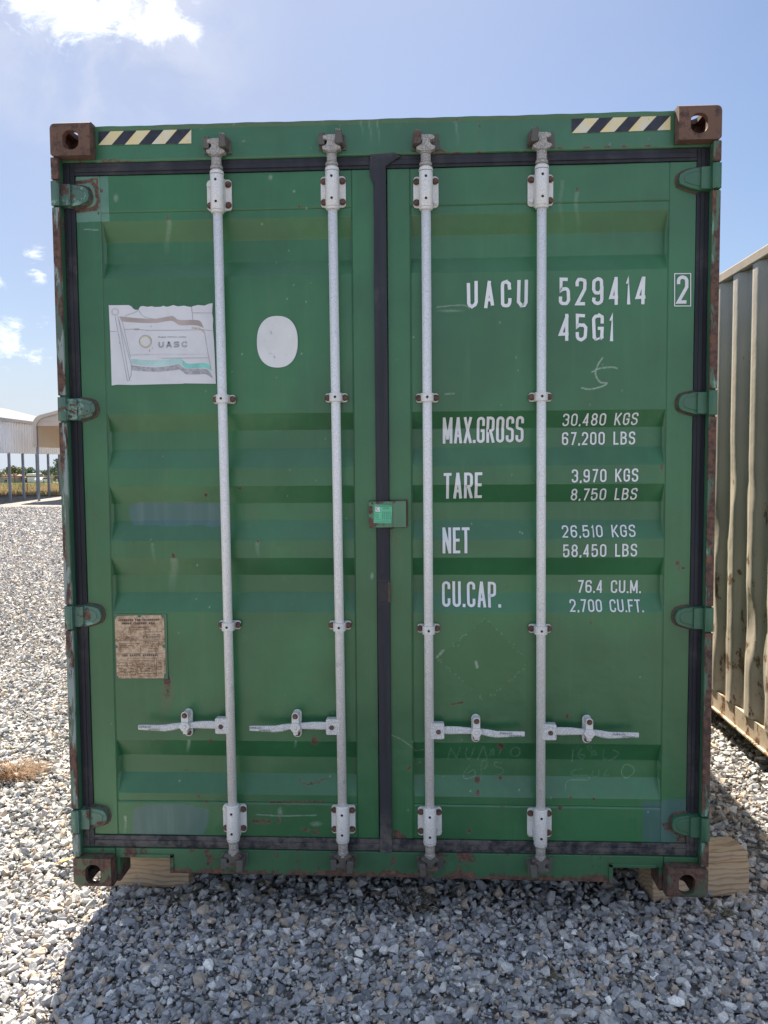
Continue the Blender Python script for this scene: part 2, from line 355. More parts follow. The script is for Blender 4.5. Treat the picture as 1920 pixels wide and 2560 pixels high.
# ------------------------------------------------------------------ world: sky and clouds
def build_world():
    w = bpy.data.worlds.new('World'); SC.world = w; w.use_nodes = True
    nt = NT(w.node_tree); nt.n.clear()
    out = nt.n.new('ShaderNodeOutputWorld'); bg = nt.n.new('ShaderNodeBackground')
    sky = nt.n.new('ShaderNodeTexSky'); sky.sky_type = 'NISHITA'; sky.sun_disc = False
    sky.sun_elevation = SUN_EL; sky.sun_rotation = SUN_AZ; sky.altitude = 10; sky.air_density = 1.1; sky.dust_density = 0.8; sky.ozone_density = 1.6
    tc = nt.n.new('ShaderNodeTexCoord'); d = tc.outputs['Generated']
    # cloud layer: direction projected on a plane overhead plus billows
    n = nt.noise(nt.scaled(d, (1, 1, 1.7)), 15.0, 12, 0.68, 0.5)
    n2 = nt.noise(d, 2.6, 5, 0.5)
    total = None
    soft_total = None
    def near(dirv, r0, r1):
        v = Vector(dirv).normalized()
        vm = nt.add('ShaderNodeVectorMath', {'operation': 'DISTANCE'}); nt.put(vm.inputs[0], d); vm.inputs[1].default_value = v
        return nt.step(vm.outputs['Value'], r0, r1, 1.0, 0.0)
    spots = [((150, -90), 0.0, 0.105, 0.95), ((300, -40), 0.0, 0.075, 0.95), ((405, 45), 0.0, 0.052, 0.9), ((60, -10), 0.0, 0.05, 0.7), ((5, 868), 0.0, 0.046, 0.66), ((75, 882), 0.0, 0.034, 0.60), ((92, 662), 0.0, 0.026, 0.62), ((112, 815), 0.0, 0.018, 0.55), ((-10, 700), 0.0, 0.018, 0.5), ((-520, 700), 0.0, 0.16, 0.9), ((2600, 900), 0.0, 0.2, 0.8)]
    for (px, py), r0, r1, amt in spots:
        q = nt.math('MULTIPLY', near(ray(px, py), r0, r1), amt)
        total = q if total is None else nt.math('MAXIMUM', total, q)
    m = nt.math('ADD', total, nt.math('MULTIPLY', nt.math('SUBTRACT', n, 0.5), 3.6))
    cl = nt.math('MULTIPLY', nt.step(m, 0.25, 1.05), nt.step(total, 0.0, 0.25))
    veil = nt.math('MULTIPLY', near(ray(250, 60), 0.0, 0.22), nt.step(nt.noise(d, 6.5, 8, 0.6, 0.3), 0.38, 0.62, 0.10, 0.85))
    haze = nt.math('MULTIPLY', near(ray(430, 60), 0.0, 0.75), nt.step(n2, 0.25, 0.7, 0.30, 0.75))
    cirr = nt.step(nt.noise(nt.scaled(d, (1, 1, 2.2)), 4.2, 8, 0.62, 0.6), 0.44, 0.78, 0, 0.50)
    sepd = nt.add('ShaderNodeSeparateXYZ', None, Vector=d)
    cirr = nt.math('MULTIPLY', cirr, nt.step(sepd.outputs[1], -0.25, 0.45, 1.0, 0.35))
    wh = nt.math('ADD', haze, cirr, clamp=True)
    elev = nt.add('ShaderNodeSeparateXYZ', None, Vector=d).outputs[2]
    wh = nt.math('MULTIPLY', wh, nt.step(elev, -0.02, 0.05))
    c = nt.mix(wh, nt.mix(1.0, sky.outputs[0], (0.76, 0.79, 0.87), 'MULTIPLY'), HAZE_C)
    c = nt.mix(nt.math('MULTIPLY', veil, 0.8), c, (6.3, 6.5, 7.2))
    c = nt.mix(nt.step(elev, 0.0, 0.16, 0.92, 0.0), c, (5.0, 5.6, 6.5))
    # unseen bright clouds behind the camera, added to fill the shaded areas
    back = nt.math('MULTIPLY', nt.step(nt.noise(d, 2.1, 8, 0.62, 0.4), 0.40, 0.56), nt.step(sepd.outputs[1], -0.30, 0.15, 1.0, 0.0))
    c = nt.mix(nt.math('MULTIPLY', back, nt.step(elev, 0.0, 0.12)), c, BACK_FILL_C)
    c = nt.mix(nt.math('MULTIPLY', cl, nt.step(elev, -0.02, 0.03)), c, CLOUD_C)
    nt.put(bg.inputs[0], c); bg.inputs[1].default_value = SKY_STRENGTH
    nt.l.new(bg.outputs[0], out.inputs[0])
CLOUD_C = (10.5, 10.8, 11.2); HAZE_C = (3.7, 4.2, 5.7); BACK_FILL_C = (5.5, 6.5, 8.6)
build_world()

# ------------------------------------------------------------------ ground and gravel
GZ = -0.18
def ground_height(x, y):
    d = np.maximum(0, y-44.0)
    return GZ - 0.022 - 0.0215*d
def ground_mat():
    m, nt, b, pos, _ = new_mat('gravel_bed')
    v = nt.add('ShaderNodeTexVoronoi', None, Vector=pos, Scale=30.0)
    cc = nt.add('ShaderNodeSeparateColor', None, Color=v.outputs['Color'])
    c = nt.mix(cc.outputs[0], (0.20, 0.20, 0.20), (0.46, 0.455, 0.445))
    c = nt.mix(nt.step(cc.outputs[1], 0.7, 1.0, 0, 0.6), c, (0.46, 0.38, 0.29))
    c = nt.mix(nt.step(v.outputs['Distance'], 0.35, 0.8), c, (0.17, 0.155, 0.14))
    big = nt.noise(pos, 0.6, 5, 0.6)
    c = nt.mix(nt.step(big, 0.40, 0.7, 0, 0.35), c, (0.40, 0.38, 0.35))
    nt.put(b.inputs['Base Color'], c); b.inputs['Roughness'].default_value = 0.9
    bump(nt, b, nt.math('MULTIPLY', v.outputs['Distance'], -1.0), 1.0, 0.03)
    return m
M['ground'] = ground_mat()
def build_ground():
    xs = np.concatenate([np.linspace(-700, -60, 18), np.linspace(-50, 50, 21), np.linspace(60, 700, 18)])
    ys = np.concatenate([np.linspace(-60, 40, 21), np.linspace(44, 240, 30), np.linspace(260, 1500, 20)])
    X, Y = np.meshgrid(xs, ys, indexing='ij'); Z = ground_height(X, Y)
    V = np.stack([X, Y, Z], -1).reshape(-1, 3); nx, ny = len(xs), len(ys)
    i = np.arange(nx-1)[:, None]*ny+np.arange(ny-1)[None]; Q = np.stack([i, i+ny, i+ny+1, i+1], -1).reshape(-1, 4)
    me = np_mesh('ground', V, Q, 4); o = link_mesh('ground', me, None, ('ground',)); tag(o, kind='structure')
build_ground()

def stone_mat():
    m, nt, b, pos, _ = new_mat('crushed_limestone')
    at_ = nt.add('ShaderNodeAttribute', {'attribute_name': 'tone'})
    n = nt.noise(pos, 110, 5, 0.65)
    c = nt.mix(nt.step(n, 0.3, 0.7), nt.mix(1.0, at_.outputs['Color'], (0.80, 0.80, 0.80), 'MULTIPLY'), nt.mix(1.0, at_.outputs['Color'], (1.18, 1.18, 1.18), 'MULTIPLY'))
    dirt = nt.math('MULTIPLY', nt.step(nt.noise(pos, 1.3, 5, 0.6), 0.56, 0.74), nt.step(nt.noise(pos, 30, 3), 0.35, 0.65, 0.2, 0.9))
    c = nt.mix(nt.math('MULTIPLY', dirt, 0.55), c, (0.26, 0.21, 0.155))
    nt.put(b.inputs['Base Color'], c); b.inputs['Roughness'].default_value = 0.82
    bump(nt, b, n, 0.5, 0.004); return m
M['stone'] = stone_mat()
def hull_variant(npts, k):
    r = np.random.default_rng(100+k)
    p = r.normal(size=(npts, 3)); p /= np.linalg.norm(p, axis=1, keepdims=True)
    p *= r.uniform(0.78, 1.08, (npts, 1)); p *= np.array([1.0, r.uniform(0.62, 0.9), r.uniform(0.42, 0.72)])
    bm = bmesh.new()
    for q in p: bm.verts.new(q)
    ret = bmesh.ops.convex_hull(bm, input=bm.verts[:])
    bmesh.ops.delete(bm, geom=[v for v in bm.verts if not v.link_faces], context='VERTS')
    bmesh.ops.triangulate(bm, faces=bm.faces[:]); bm.normal_update()
    bm.verts.index_update()
    V = np.array([v.co[:] for v in bm.verts]); Fc = np.array([[v.index for v in f.verts] for f in bm.faces]); bm.free()
    return V, Fc
def build_gravel():
    near = [hull_variant(15, k) for k in range(14)]; far = [hull_variant(8, 50+k) for k in range(10)]
    P = []
    def region(x0, x1, y0, y1, dens, cond=None):
        n = int((x1-x0)*(y1-y0)*dens); p = np.stack([rng.uniform(x0, x1, n), rng.uniform(y0, y1, n)], 1)
        if cond is not None: p = p[cond(p[:, 0], p[:, 1])]
        return p
    left = lambda x, y: (x > 0.155-0.60*(y+3.03)-1.7)
    right = lambda x, y: (x < 0.155+0.44*(y+3.03)+1.3)
    sets = [(region(-3.6, 3.3, -1.2, 0.25, 5700, lambda x, y: left(x, y) & right(x, y)), 0.0115, near),
            (region(-1.25, 1.25, 0.25, 1.3, 2600), 0.0138, near),
            (region(1.25, 2.4, 0.25, 12.0, 2600, right), 0.0136, near),
            (region(-7.5, -1.1, 0.25, 4.0, 4200, left), 0.0120, near),
            (region(-13, -1.1, 4.0, 14.0, 2000, left), 0.0150, far),
            (region(-21, -1.1, 14.0, 30.0, 520, left), 0.023, far)]
    VV, FF, CC, base = [], [], [], 0
    pal = np.array([[.41, .41, .42], [.50, .49, .48], [.32, .325, .34], [.62, .61, .59], [.46, .38, .31], [.54, .44, .35], [.82, .80, .76], [.19, .20, .22], [.44, .45, .48]])
    wt = np.array([.21, .17, .16, .10, .09, .06, .04, .09, .08])
    for p, size, vars_ in sets:
        n = len(p); which = rng.integers(0, len(vars_), n)
        s = size*np.exp(rng.normal(0, 0.47, n)); s = np.clip(s, size*0.4, size*2.7)
        a, b_, c_ = rng.uniform(0, 2*PI, n), rng.normal(0, 0.55, n), rng.normal(0, 0.55, n)
        z = GZ - 0.012 + s*0.25 + rng.uniform(-0.006, 0.012, n)
        col = pal[rng.choice(len(pal), n, p=wt/wt.sum())]*rng.uniform(0.76, 1.18, (n, 1))*np.array([1.015, 1.0, 0.965])*1.02
        for k, (V0, F0) in enumerate(vars_):
            ix = np.where(which == k)[0]
            if not len(ix): continue
            ca, sa, cb, sb, cc, sc = np.cos(a[ix]), np.sin(a[ix]), np.cos(b_[ix]), np.sin(b_[ix]), np.cos(c_[ix]), np.sin(c_[ix])
            Rz = np.zeros((len(ix), 3, 3)); Rz[:, 0, 0] = ca; Rz[:, 0, 1] = -sa; Rz[:, 1, 0] = sa; Rz[:, 1, 1] = ca; Rz[:, 2, 2] = 1
            Rx = np.zeros_like(Rz); Rx[:, 0, 0] = 1; Rx[:, 1, 1] = cb; Rx[:, 1, 2] = -sb; Rx[:, 2, 1] = sb; Rx[:, 2, 2] = cb
            Ry = np.zeros_like(Rz); Ry[:, 1, 1] = 1; Ry[:, 0, 0] = cc; Ry[:, 0, 2] = sc; Ry[:, 2, 0] = -sc; Ry[:, 2, 2] = cc
            R = Rz@Rx@Ry
            W = np.einsum('nij,vj->nvi', R, V0)*s[ix][:, None, None]
            W[:, :, 0] += p[ix, 0][:, None]; W[:, :, 1] += p[ix, 1][:, None]; W[:, :, 2] += z[ix][:, None]
            nv = len(V0)
            VV.append(W.reshape(-1, 3)); FF.append((F0[None]+(base+np.arange(len(ix))*nv)[:, None, None]).reshape(-1, 3))
            CC.append(np.repeat(col[ix], nv, axis=0)); base += nv*len(ix)
    V = np.concatenate(VV); Fq = np.concatenate(FF); C = np.concatenate(CC)
    me = np_mesh('gravel', V, Fq, 3)
    at_ = me.color_attributes.new('tone', 'FLOAT_COLOR', 'POINT')
    at_.data.foreach_set('color', np.concatenate([C, np.ones((len(C), 1))], 1).astype(np.float32).ravel())
    me.polygons.foreach_set('use_smooth', np.zeros(len(Fq), dtype=bool))
    o = link_mesh('gravel', me, None, ('stone',))
    tag(o, 'loose crushed grey stones covering the yard around the green container', 'gravel', kind='stuff')
    print('gravel faces', len(Fq))
build_gravel()

# ------------------------------------------------------------------ the door surface
TRO = [(2.550, 2.480, 2.400, 2.338), (1.829, 1.765, 1.693, 1.624), (1.555, 1.486, 1.418, 1.348), (1.279, 1.209, 1.140, 1.071), (0.566, 0.493, 0.425, 0.354)]
DEP = 0.036; YF = 0.064; YP = 0.067
def prof(z):
    y = YP
    for a, b, c, d in TRO:
        if d < z < a:
            if z > b: y = YP+DEP*(a-z)/(a-b)
            elif z >= c: y = YP+DEP
            else: y = YP+DEP*(z-d)/(c-d)
    return y
profv = np.vectorize(prof)
def ondoor(px, py):
    y = YP
    for _ in range(8):
        p = at(px, py, y); y = prof(p[2])
    return p
def lines(a, b, step, extra):
    g = list(np.arange(a, b, step))+[b]+[e for e in extra if a <= e <= b]
    g = sorted(g); out = [g[0]]
    ex = set(round(e, 6) for e in extra)
    for v in g[1:]:
        if v-out[-1] > 1e-4:
            if v-out[-1] < step*0.45 and round(v, 6) not in ex and round(v, 6) != round(b, 6): continue
            out.append(v)
    return np.array(out)

class Wear:                                     # rust, repainted patches and scratches, laid on the sheet where they are on the real one
    def __init__(s, V): s.x, s.y = proj(V); s.c = np.zeros((len(V), 4))
    def put(s, ch, w): s.c[:, ch] = np.maximum(s.c[:, ch], w)
    def blob(s, x, y, rx, ry, ch=0, st=1.0):
        rx, ry = (rx*0.85, ry*0.85) if ch == 0 else (rx, ry)
        d = np.sqrt(((s.x-x)/rx)**2+((s.y-y)/ry)**2); s.put(ch, st*np.clip(1.35-d, 0, 1))
    def line(s, pts, w, ch=0, st=1.0):
        for (x0, y0), (x1, y1) in zip(pts[:-1], pts[1:]):
            dx, dy = x1-x0, y1-y0; L = dx*dx+dy*dy+1e-9
            t = np.clip(((s.x-x0)*dx+(s.y-y0)*dy)/L, 0, 1)
            d = np.hypot(s.x-x0-t*dx, s.y-y0-t*dy); s.put(ch, st*np.clip(1.5-d/w, 0, 1))
    def poly(s, pts, ch=1, st=1.0):
        ins = np.zeros(len(s.x), bool); n = len(pts)
        for i in range(n):
            x0, y0 = pts[i]; x1, y1 = pts[(i+1) % n]
            c = ((y0 > s.y) != (y1 > s.y)) & (s.x < (x1-x0)*(s.y-y0)/((y1-y0) or 1e-9)+x0); ins ^= c
        s.put(ch, st*ins)
    def drip(s, x, y, L, w, ch=2, st=0.25):
        d = np.abs(s.x-x-3*np.sin(s.y/17.0)); t = (s.y-y)/L
        s.put(ch, np.where((t > 0) & (t < 1), st*(1-t)*np.clip(1.4-d/w, 0, 1), 0))
def wear_attr(me, w):
    a = me.color_attributes.new('wear', 'FLOAT_COLOR', 'POINT'); a.data.foreach_set('color', np.clip(w.c, 0, 1).astype(np.float32).ravel())
def curve(pts, n=8):                            # Catmull-Rom
    P = [np.array(p, float) for p in pts]; P = [2*P[0]-P[1]]+P+[2*P[-1]-P[-2]]; out = []
    for i in range(1, len(P)-2):
        for k in range(n):
            t = k/n; out.append(tuple(0.5*((2*P[i])+(-P[i-1]+P[i+1])*t+(2*P[i-1]-5*P[i]+4*P[i+1]-P[i+2])*t*t+(-P[i-1]+3*P[i]-3*P[i+1]+P[i+2])*t**3)))
    return out+[tuple(P[-2])]

def paint_left(w):
    for x, y in ((520, 520), (576, 520), (800, 515), (862, 515), (560, 2098), (615, 2098), (828, 2098), (885, 2098)): w.drip(x, y, rng.uniform(30, 70), 3, 0, 0.33)
    w.line([(240, 2094), (500, 2096), (940, 2100)], 5, 0, 0.40)
    w.poly([(190, 441), (270, 441), (273, 553), (190, 556)], 3, 0.9); w.poly([(196, 441), (248, 441), (250, 553), (196, 553)], 3, 1.0)
    for pts, wd in (([(165, 460), (228, 452), (240, 470), (246, 505), (236, 520), (190, 527)], 5), ([(228, 448), (243, 447), (243, 512)], 2.5), ([(190, 527), (238, 522)], 6)): w.line(pts, wd, 0, 0.8)
    w.blob(254, 477, 5, 6); w.blob(246, 533, 3, 5); w.line([(233, 455), (244, 470), (246, 520)], 4, 0, 0.6)
    # overpainted bands
    w.poly([(324, 1262), (345, 1256), (430, 1254), (560, 1256), (562, 1312), (530, 1318), (500, 1311), (440, 1316), (380, 1313), (335, 1314), (322, 1290)], 1, 0.9)
    w.poly([(333, 2022), (362, 2013), (420, 2010), (480, 2014), (523, 2024), (520, 2060), (508, 2088), (420, 2085), (380, 2090), (330, 2088)], 1, 1.0)
    for x, y, r in ((418, 545, 6), (515, 1237, 7), (600, 1222, 6), (433, 1390, 8), (645, 1353, 5), (527, 1852, 7), (786, 1852, 13), (497, 1991, 6), (516, 2004, 6), (334, 1354, 2.5), (383, 1354, 3), (749, 516, 5), (405, 1851, 4), (466, 1925, 4)):
        w.blob(x, y, r, r*1.1, 0, 0.75)
    w.drip(420, 550, 90, 6, 2, 0.28); w.drip(433, 1395, 90, 9, 2, 0.26); w.drip(646, 1356, 40, 5, 2, 0.25); w.drip(384, 1358, 55, 4, 2, 0.2)
    w.line([(674, 2005), (720, 2006), (760, 2004), (808, 2005)], 2.5, 0, 0.7); w.line([(632, 2052), (672, 2054)], 6, 0, 0.6); w.blob(697, 2052, 6, 9); w.blob(765, 2074, 15, 6, 0, .8); w.blob(790, 2080, 9, 8); w.blob(452, 2090, 12, 4, 0, .7)
    w.line([(752, 1943), (750, 1958), (775, 1962), (805, 1955), (790, 1952), (820, 1946)], 1.8, 0, 0.6); w.blob(775, 1957, 14, 4, 0, .7)
    w.line([(640, 2036), (700, 2040), (790, 2038)], 1.2, 2, 0.5); w.blob(700, 2030, 6, 12, 2, .35); w.blob(790, 2060, 14, 6, 2, .35)
    w.line([(737, 1697), (760, 1700), (800, 1703)], 1.4, 0, 0.35)
    w.blob(290, 495, 6, 10, 2, 0.35); w.blob(676, 443, 5, 7, 2, 0.45); w.blob(674, 445, 3, 4, 0, 0.5); w.blob(655, 560, 2.5, 3, 2, 0.5); w.blob(735, 478, 3, 3, 2, 0.6); w.blob(766, 521, 2.5, 3, 2, 0.6)
    for x, y in ((449, 1952), (718, 747), (605, 885), (754, 884), (524, 1518), (493, 1413)): w.blob(x, y, 1.8, 2.2, 2, 0.8)
    # rain marks under the plate, rust drips
    w.blob(418, 1702, 12, 18, 0, 0.95); w.line([(418, 1700), (420, 1740)], 8, 0, 0.5); w.drip(412, 1715, 150, 16, 0, 0.42); w.drip(425, 1715, 110, 9, 0, 0.40)
    w.drip(470, 1850, 34, 4, 2, 0.7); w.drip(737, 1852, 20, 3, 2, 0.5); w.drip(311, 2040, 50, 3, 2, 0.6)
    w.line([(232, 1290), (241, 1284), (238, 1294)], 1.5, 0, 0.5); w.line([(211, 573), (245, 575)], 1.2, 2, .6)
    w.poly([(888, 1345), (925, 1352), (920, 1378), (930, 1385), (915, 1430), (888, 1425)], 1, 0.42); w.blob(930, 1440, 4, 8, 2, 0.6)
    for x, y in ((870, 1815), (893, 1990), (905, 2070)): w.blob(x, y, 2.5, 4, 0, 0.5)
    for k in range(60): w.blob(rng.uniform(230, 900), rng.uniform(450, 2090), rng.uniform(1, 2.2), rng.uniform(1, 3), rng.choice([0, 2]), rng.uniform(0.3, 0.6))
def paint_right(w):
    for x, y in ((1032, 512), (1098, 512), (1322, 505), (1388, 505), (1045, 1862), (1052, 2104), (1100, 2104), (1330, 2104), (1378, 2104)): w.drip(x, y, rng.uniform(30, 70), 3, 0, 0.33)
    w.line([(990, 2108), (1300, 2106), (1640, 2112)], 5, 0, 0.40); w.line([(1028, 560), (1030, 2020)], 2, 1, 0.0)
    for x, y, r in ((1443, 475, 6), (1582, 518, 4), (1022, 1921, 8), (1193, 1950, 12), (1195, 1982, 10), (1252, 1866, 12), (1250, 1945, 8), (1427, 1994, 6), (1485, 1998, 6), (1173, 2078, 8), (1418, 1790, 8), (1694, 1408, 9), (1708, 1420, 6), (1655, 1163, 4), (1476, 1557, 4), (1255, 2017, 4), (1400, 2020, 9), (1659, 1869, 4), (1128, 1851, 4), (1424, 1860, 4), (1035, 1814, 3), (1266, 1468, 3), (1030, 1540, 4), (1033, 1870, 3)):
        w.blob(x, y, r, r*1.1, 0, 0.72)
    w.drip(1443, 480, 105, 5, 2, 0.25); w.drip(1403, 450, 150, 5, 2, 0.16); w.drip(1655, 1165, 40, 5, 0, 0.6); w.drip(1694, 1410, 50, 5, 0, 0.5); w.drip(1000, 1335, 160, 6, 0, 0.38); w.drip(984, 1330, 180, 5, 0, 0.34)
    w.line([(1128, 1762), (1158, 1756)], 2.5, 0, 0.8)
    w.poly([(984, 2074), (992, 2074), (1012, 2088), (1030, 2104), (1034, 2112), (984, 2112)], 0, 0.75)
    w.poly([(1652, 2056), (1740, 2056), (1740, 2110), (1690, 2112), (1688, 2088), (1660, 2074)], 0, 0.55)
    w.poly([(1607, 2004), (1657, 2004), (1657, 1998), (1760, 1998), (1760, 2105), (1640, 2105), (1607, 2100)], 1, 0.95)
    # outline left where a diamond placard was peeled off
    dia = [(1214, 1546), (1325, 1657), (1214, 1756), (1092, 1644)]
    w.poly(dia, 3, 0.14)
    for a, b in ((dia[0], dia[3]), (dia[3], dia[2]), (dia[2], dia[1]), (dia[1], dia[0])):
        for k in range(26):
            if rng.uniform() < 0.62:
                t = rng.uniform(); w.blob(a[0]+(b[0]-a[0])*t+rng.normal(0, 2), a[1]+(b[1]-a[1])*t+rng.normal(0, 2), rng.uniform(0.8, 1.8), rng.uniform(0.8, 2.2), 2, 0.38)
    w.line([(1092, 1644), (1108, 1626)], 2.5, 2, .6); w.line([(1190, 1655), (1193, 1668)], 3, 2, .7)
    # chalk mark and graffiti scratched in the paint
    w.line(curve([(1506, 895), (1495, 912), (1489, 935), (1500, 955), (1517, 958), (1505, 966), (1475, 973), (1455, 970)]), 1.6, 2, 0.8)
    w.line(curve([(1480, 930), (1500, 921), (1530, 918), (1543, 921)]), 1.4, 2, 0.75)
    w.line(curve([(1092, 768), (1130, 764), (1160, 763), (1175, 771)]), 1.2, 2, 0.5); w.blob(1125, 777, 30, 3, 2, .35)
    def Z(X, Y): return (900+X*.4822, 1720+Y*.4822)
    def sc(pts, st=0.5, cu=True):
        q = [Z(*p) for p in pts]; w.line(curve(q) if cu else q, 0.8, 2, st*0.72)
    sc([(455, 365), (470, 310), (500, 365), (520, 305)], cu=False); sc([(555, 305), (548, 350), (570, 365), (590, 310)]); sc([(610, 370), (640, 300), (660, 370)], cu=False); sc([(672, 350), (690, 315), (695, 350), (676, 320)]); sc([(720, 345), (735, 310)]); sc([(800, 305), (780, 330), (795, 355), (825, 345), (825, 315), (800, 305)])
    sc([(570, 400), (540, 440), (545, 470), (595, 455), (590, 425), (550, 445)], .4); sc([(630, 475), (632, 380), (660, 385), (650, 415), (634, 420)], .4); sc([(735, 390), (700, 385), (700, 405), (740, 420), (735, 445), (700, 445)], .4)
    sc([(1100, 380), (1105, 320)], .6); sc([(1150, 315), (1130, 345), (1150, 370), (1165, 350), (1135, 345)], .55); sc([(1190, 330), (1180, 300), (1200, 310), (1195, 360)], .45); sc([(1215, 320), (1205, 345), (1225, 345), (1215, 320)], .5); sc([(1265, 320), (1262, 370), (1280, 365)], .45); sc([(1310, 320), (1340, 340), (1300, 375)], .5); sc([(1330, 360), (1290, 375)], .4)
    sc([(1150, 420), (1110, 425), (1100, 450), (1180, 455), (1180, 475), (1080, 480), (1065, 530)], .35); sc([(1210, 425), (1205, 455), (1235, 455), (1240, 425)], .4); sc([(1280, 425), (1265, 455), (1290, 450)], .4); sc([(1395, 395), (1370, 400), (1355, 440), (1380, 465), (1418, 440), (1415, 410), (1390, 398)], .55)
    sc([(125, 228), (220, 270), (290, 325)], .75); sc([(288, 325), (330, 318)], .6)
    w.line([(1605, 1840), (1560, 1960), (1555, 2060)], 1.6, 1, 0.5)
    for x, y in ((1034, 843), (1250, 806), (1071, 836), (1300, 1330), (1306, 1333), (1620, 2030), (1176, 1978), (1298, 1975)): w.blob(x, y, 2, 2.4, 2, 0.7)
    w.line([(1113, 985), (1135, 984)], 1.3, 2, 0.5); w.blob(1298, 2043, 4, 4, 1, .6)
    for k in range(60): w.blob(rng.uniform(990, 1640), rng.uniform(450, 2090), rng.uniform(1, 2.2), rng.uniform(1, 3), rng.choice([0, 2]), rng.uniform(0.3, 0.6))

def door_mesh(x0, x1, xi0, xi1, step, painter=None):
    zb = [t for tr in TRO for t in tr]
    ex = [xi0, xi0+0.0012, xi1-0.0012, xi1, xi0-0.0015, xi1+0.0015, xi0-0.0005, xi1+0.0005]
    ez = zb+[2.583, 2.5815, 2.586, 2.588, 0.3215, 0.320, 0.3245, 0.3265]
    xs = lines(x0, x1, step, ex); zs = lines(0.187, 2.717, step, ez)
    X, Z = np.meshgrid(xs, zs, indexing='ij')
    pz = profv(zs)[None, :]+0*X
    inp = (X > xi0+0.0006) & (X < xi1-0.0006)
    groove = (Z > 2.5812) & (Z < 2.5845) | (Z > 0.3192) & (Z < 0.3222)
    pan = np.where(groove, pz+0.0035, np.where((Z > 2.5845) | (Z < 0.3192), YF+0.001, pz))
    Y = np.where(inp, pan, YF)
    seam = ((X > xi0-0.002) & (X < xi0-0.0003)) | ((X < xi1+0.002) & (X > xi1+0.0003))
    Y = np.where(seam, YF+0.003, Y)
    wav = 0.0016*np.sin(X*7.3+Z*2.1)*np.sin(Z*3.1+X*1.7+1)+0.0008*np.sin(X*17+1)*np.sin(Z*13+X*5)
    Y = Y+np.where(inp, wav, 0.4*wav)
    V = np.stack([X, Y, Z], -1).reshape(-1, 3); nx, nz = X.shape
    i = np.arange(nx-1)[:, None]*nz+np.arange(nz-1)[None]; Q = np.stack([i, i+nz, i+nz+1, i+1], -1).reshape(-1, 4)
    # skirt and back so that the leaf is a solid slab
    def idx(a, b): return a*nz+b
    rim = [idx(a, 0) for a in range(nx)]+[idx(nx-1, b) for b in range(1, nz)]+[idx(a, nz-1) for a in range(nx-2, -1, -1)]+[idx(0, b) for b in range(nz-2, 0, -1)]
    B = V[rim].copy(); B[:, 1] = 0.112
    nb = len(V); n = len(rim); r = np.array(rim); k = np.arange(n)
    S = np.stack([r, nb+k, nb+(k+1) % n, r[(k+1) % n]], -1)
    V2 = np.concatenate([V, B, [[x0, .112, .187], [x1, .112, .187], [x1, .112, 2.717], [x0, .112, 2.717]]])
    e = nb+n; Q2 = np.concatenate([Q, S, [[e+3, e+2, e+1, e]]])
    me = np_mesh('door', V2, Q2, 4)
    if painter:
        w = Wear(V2); painter(w); wear_attr(me, w)
    return me

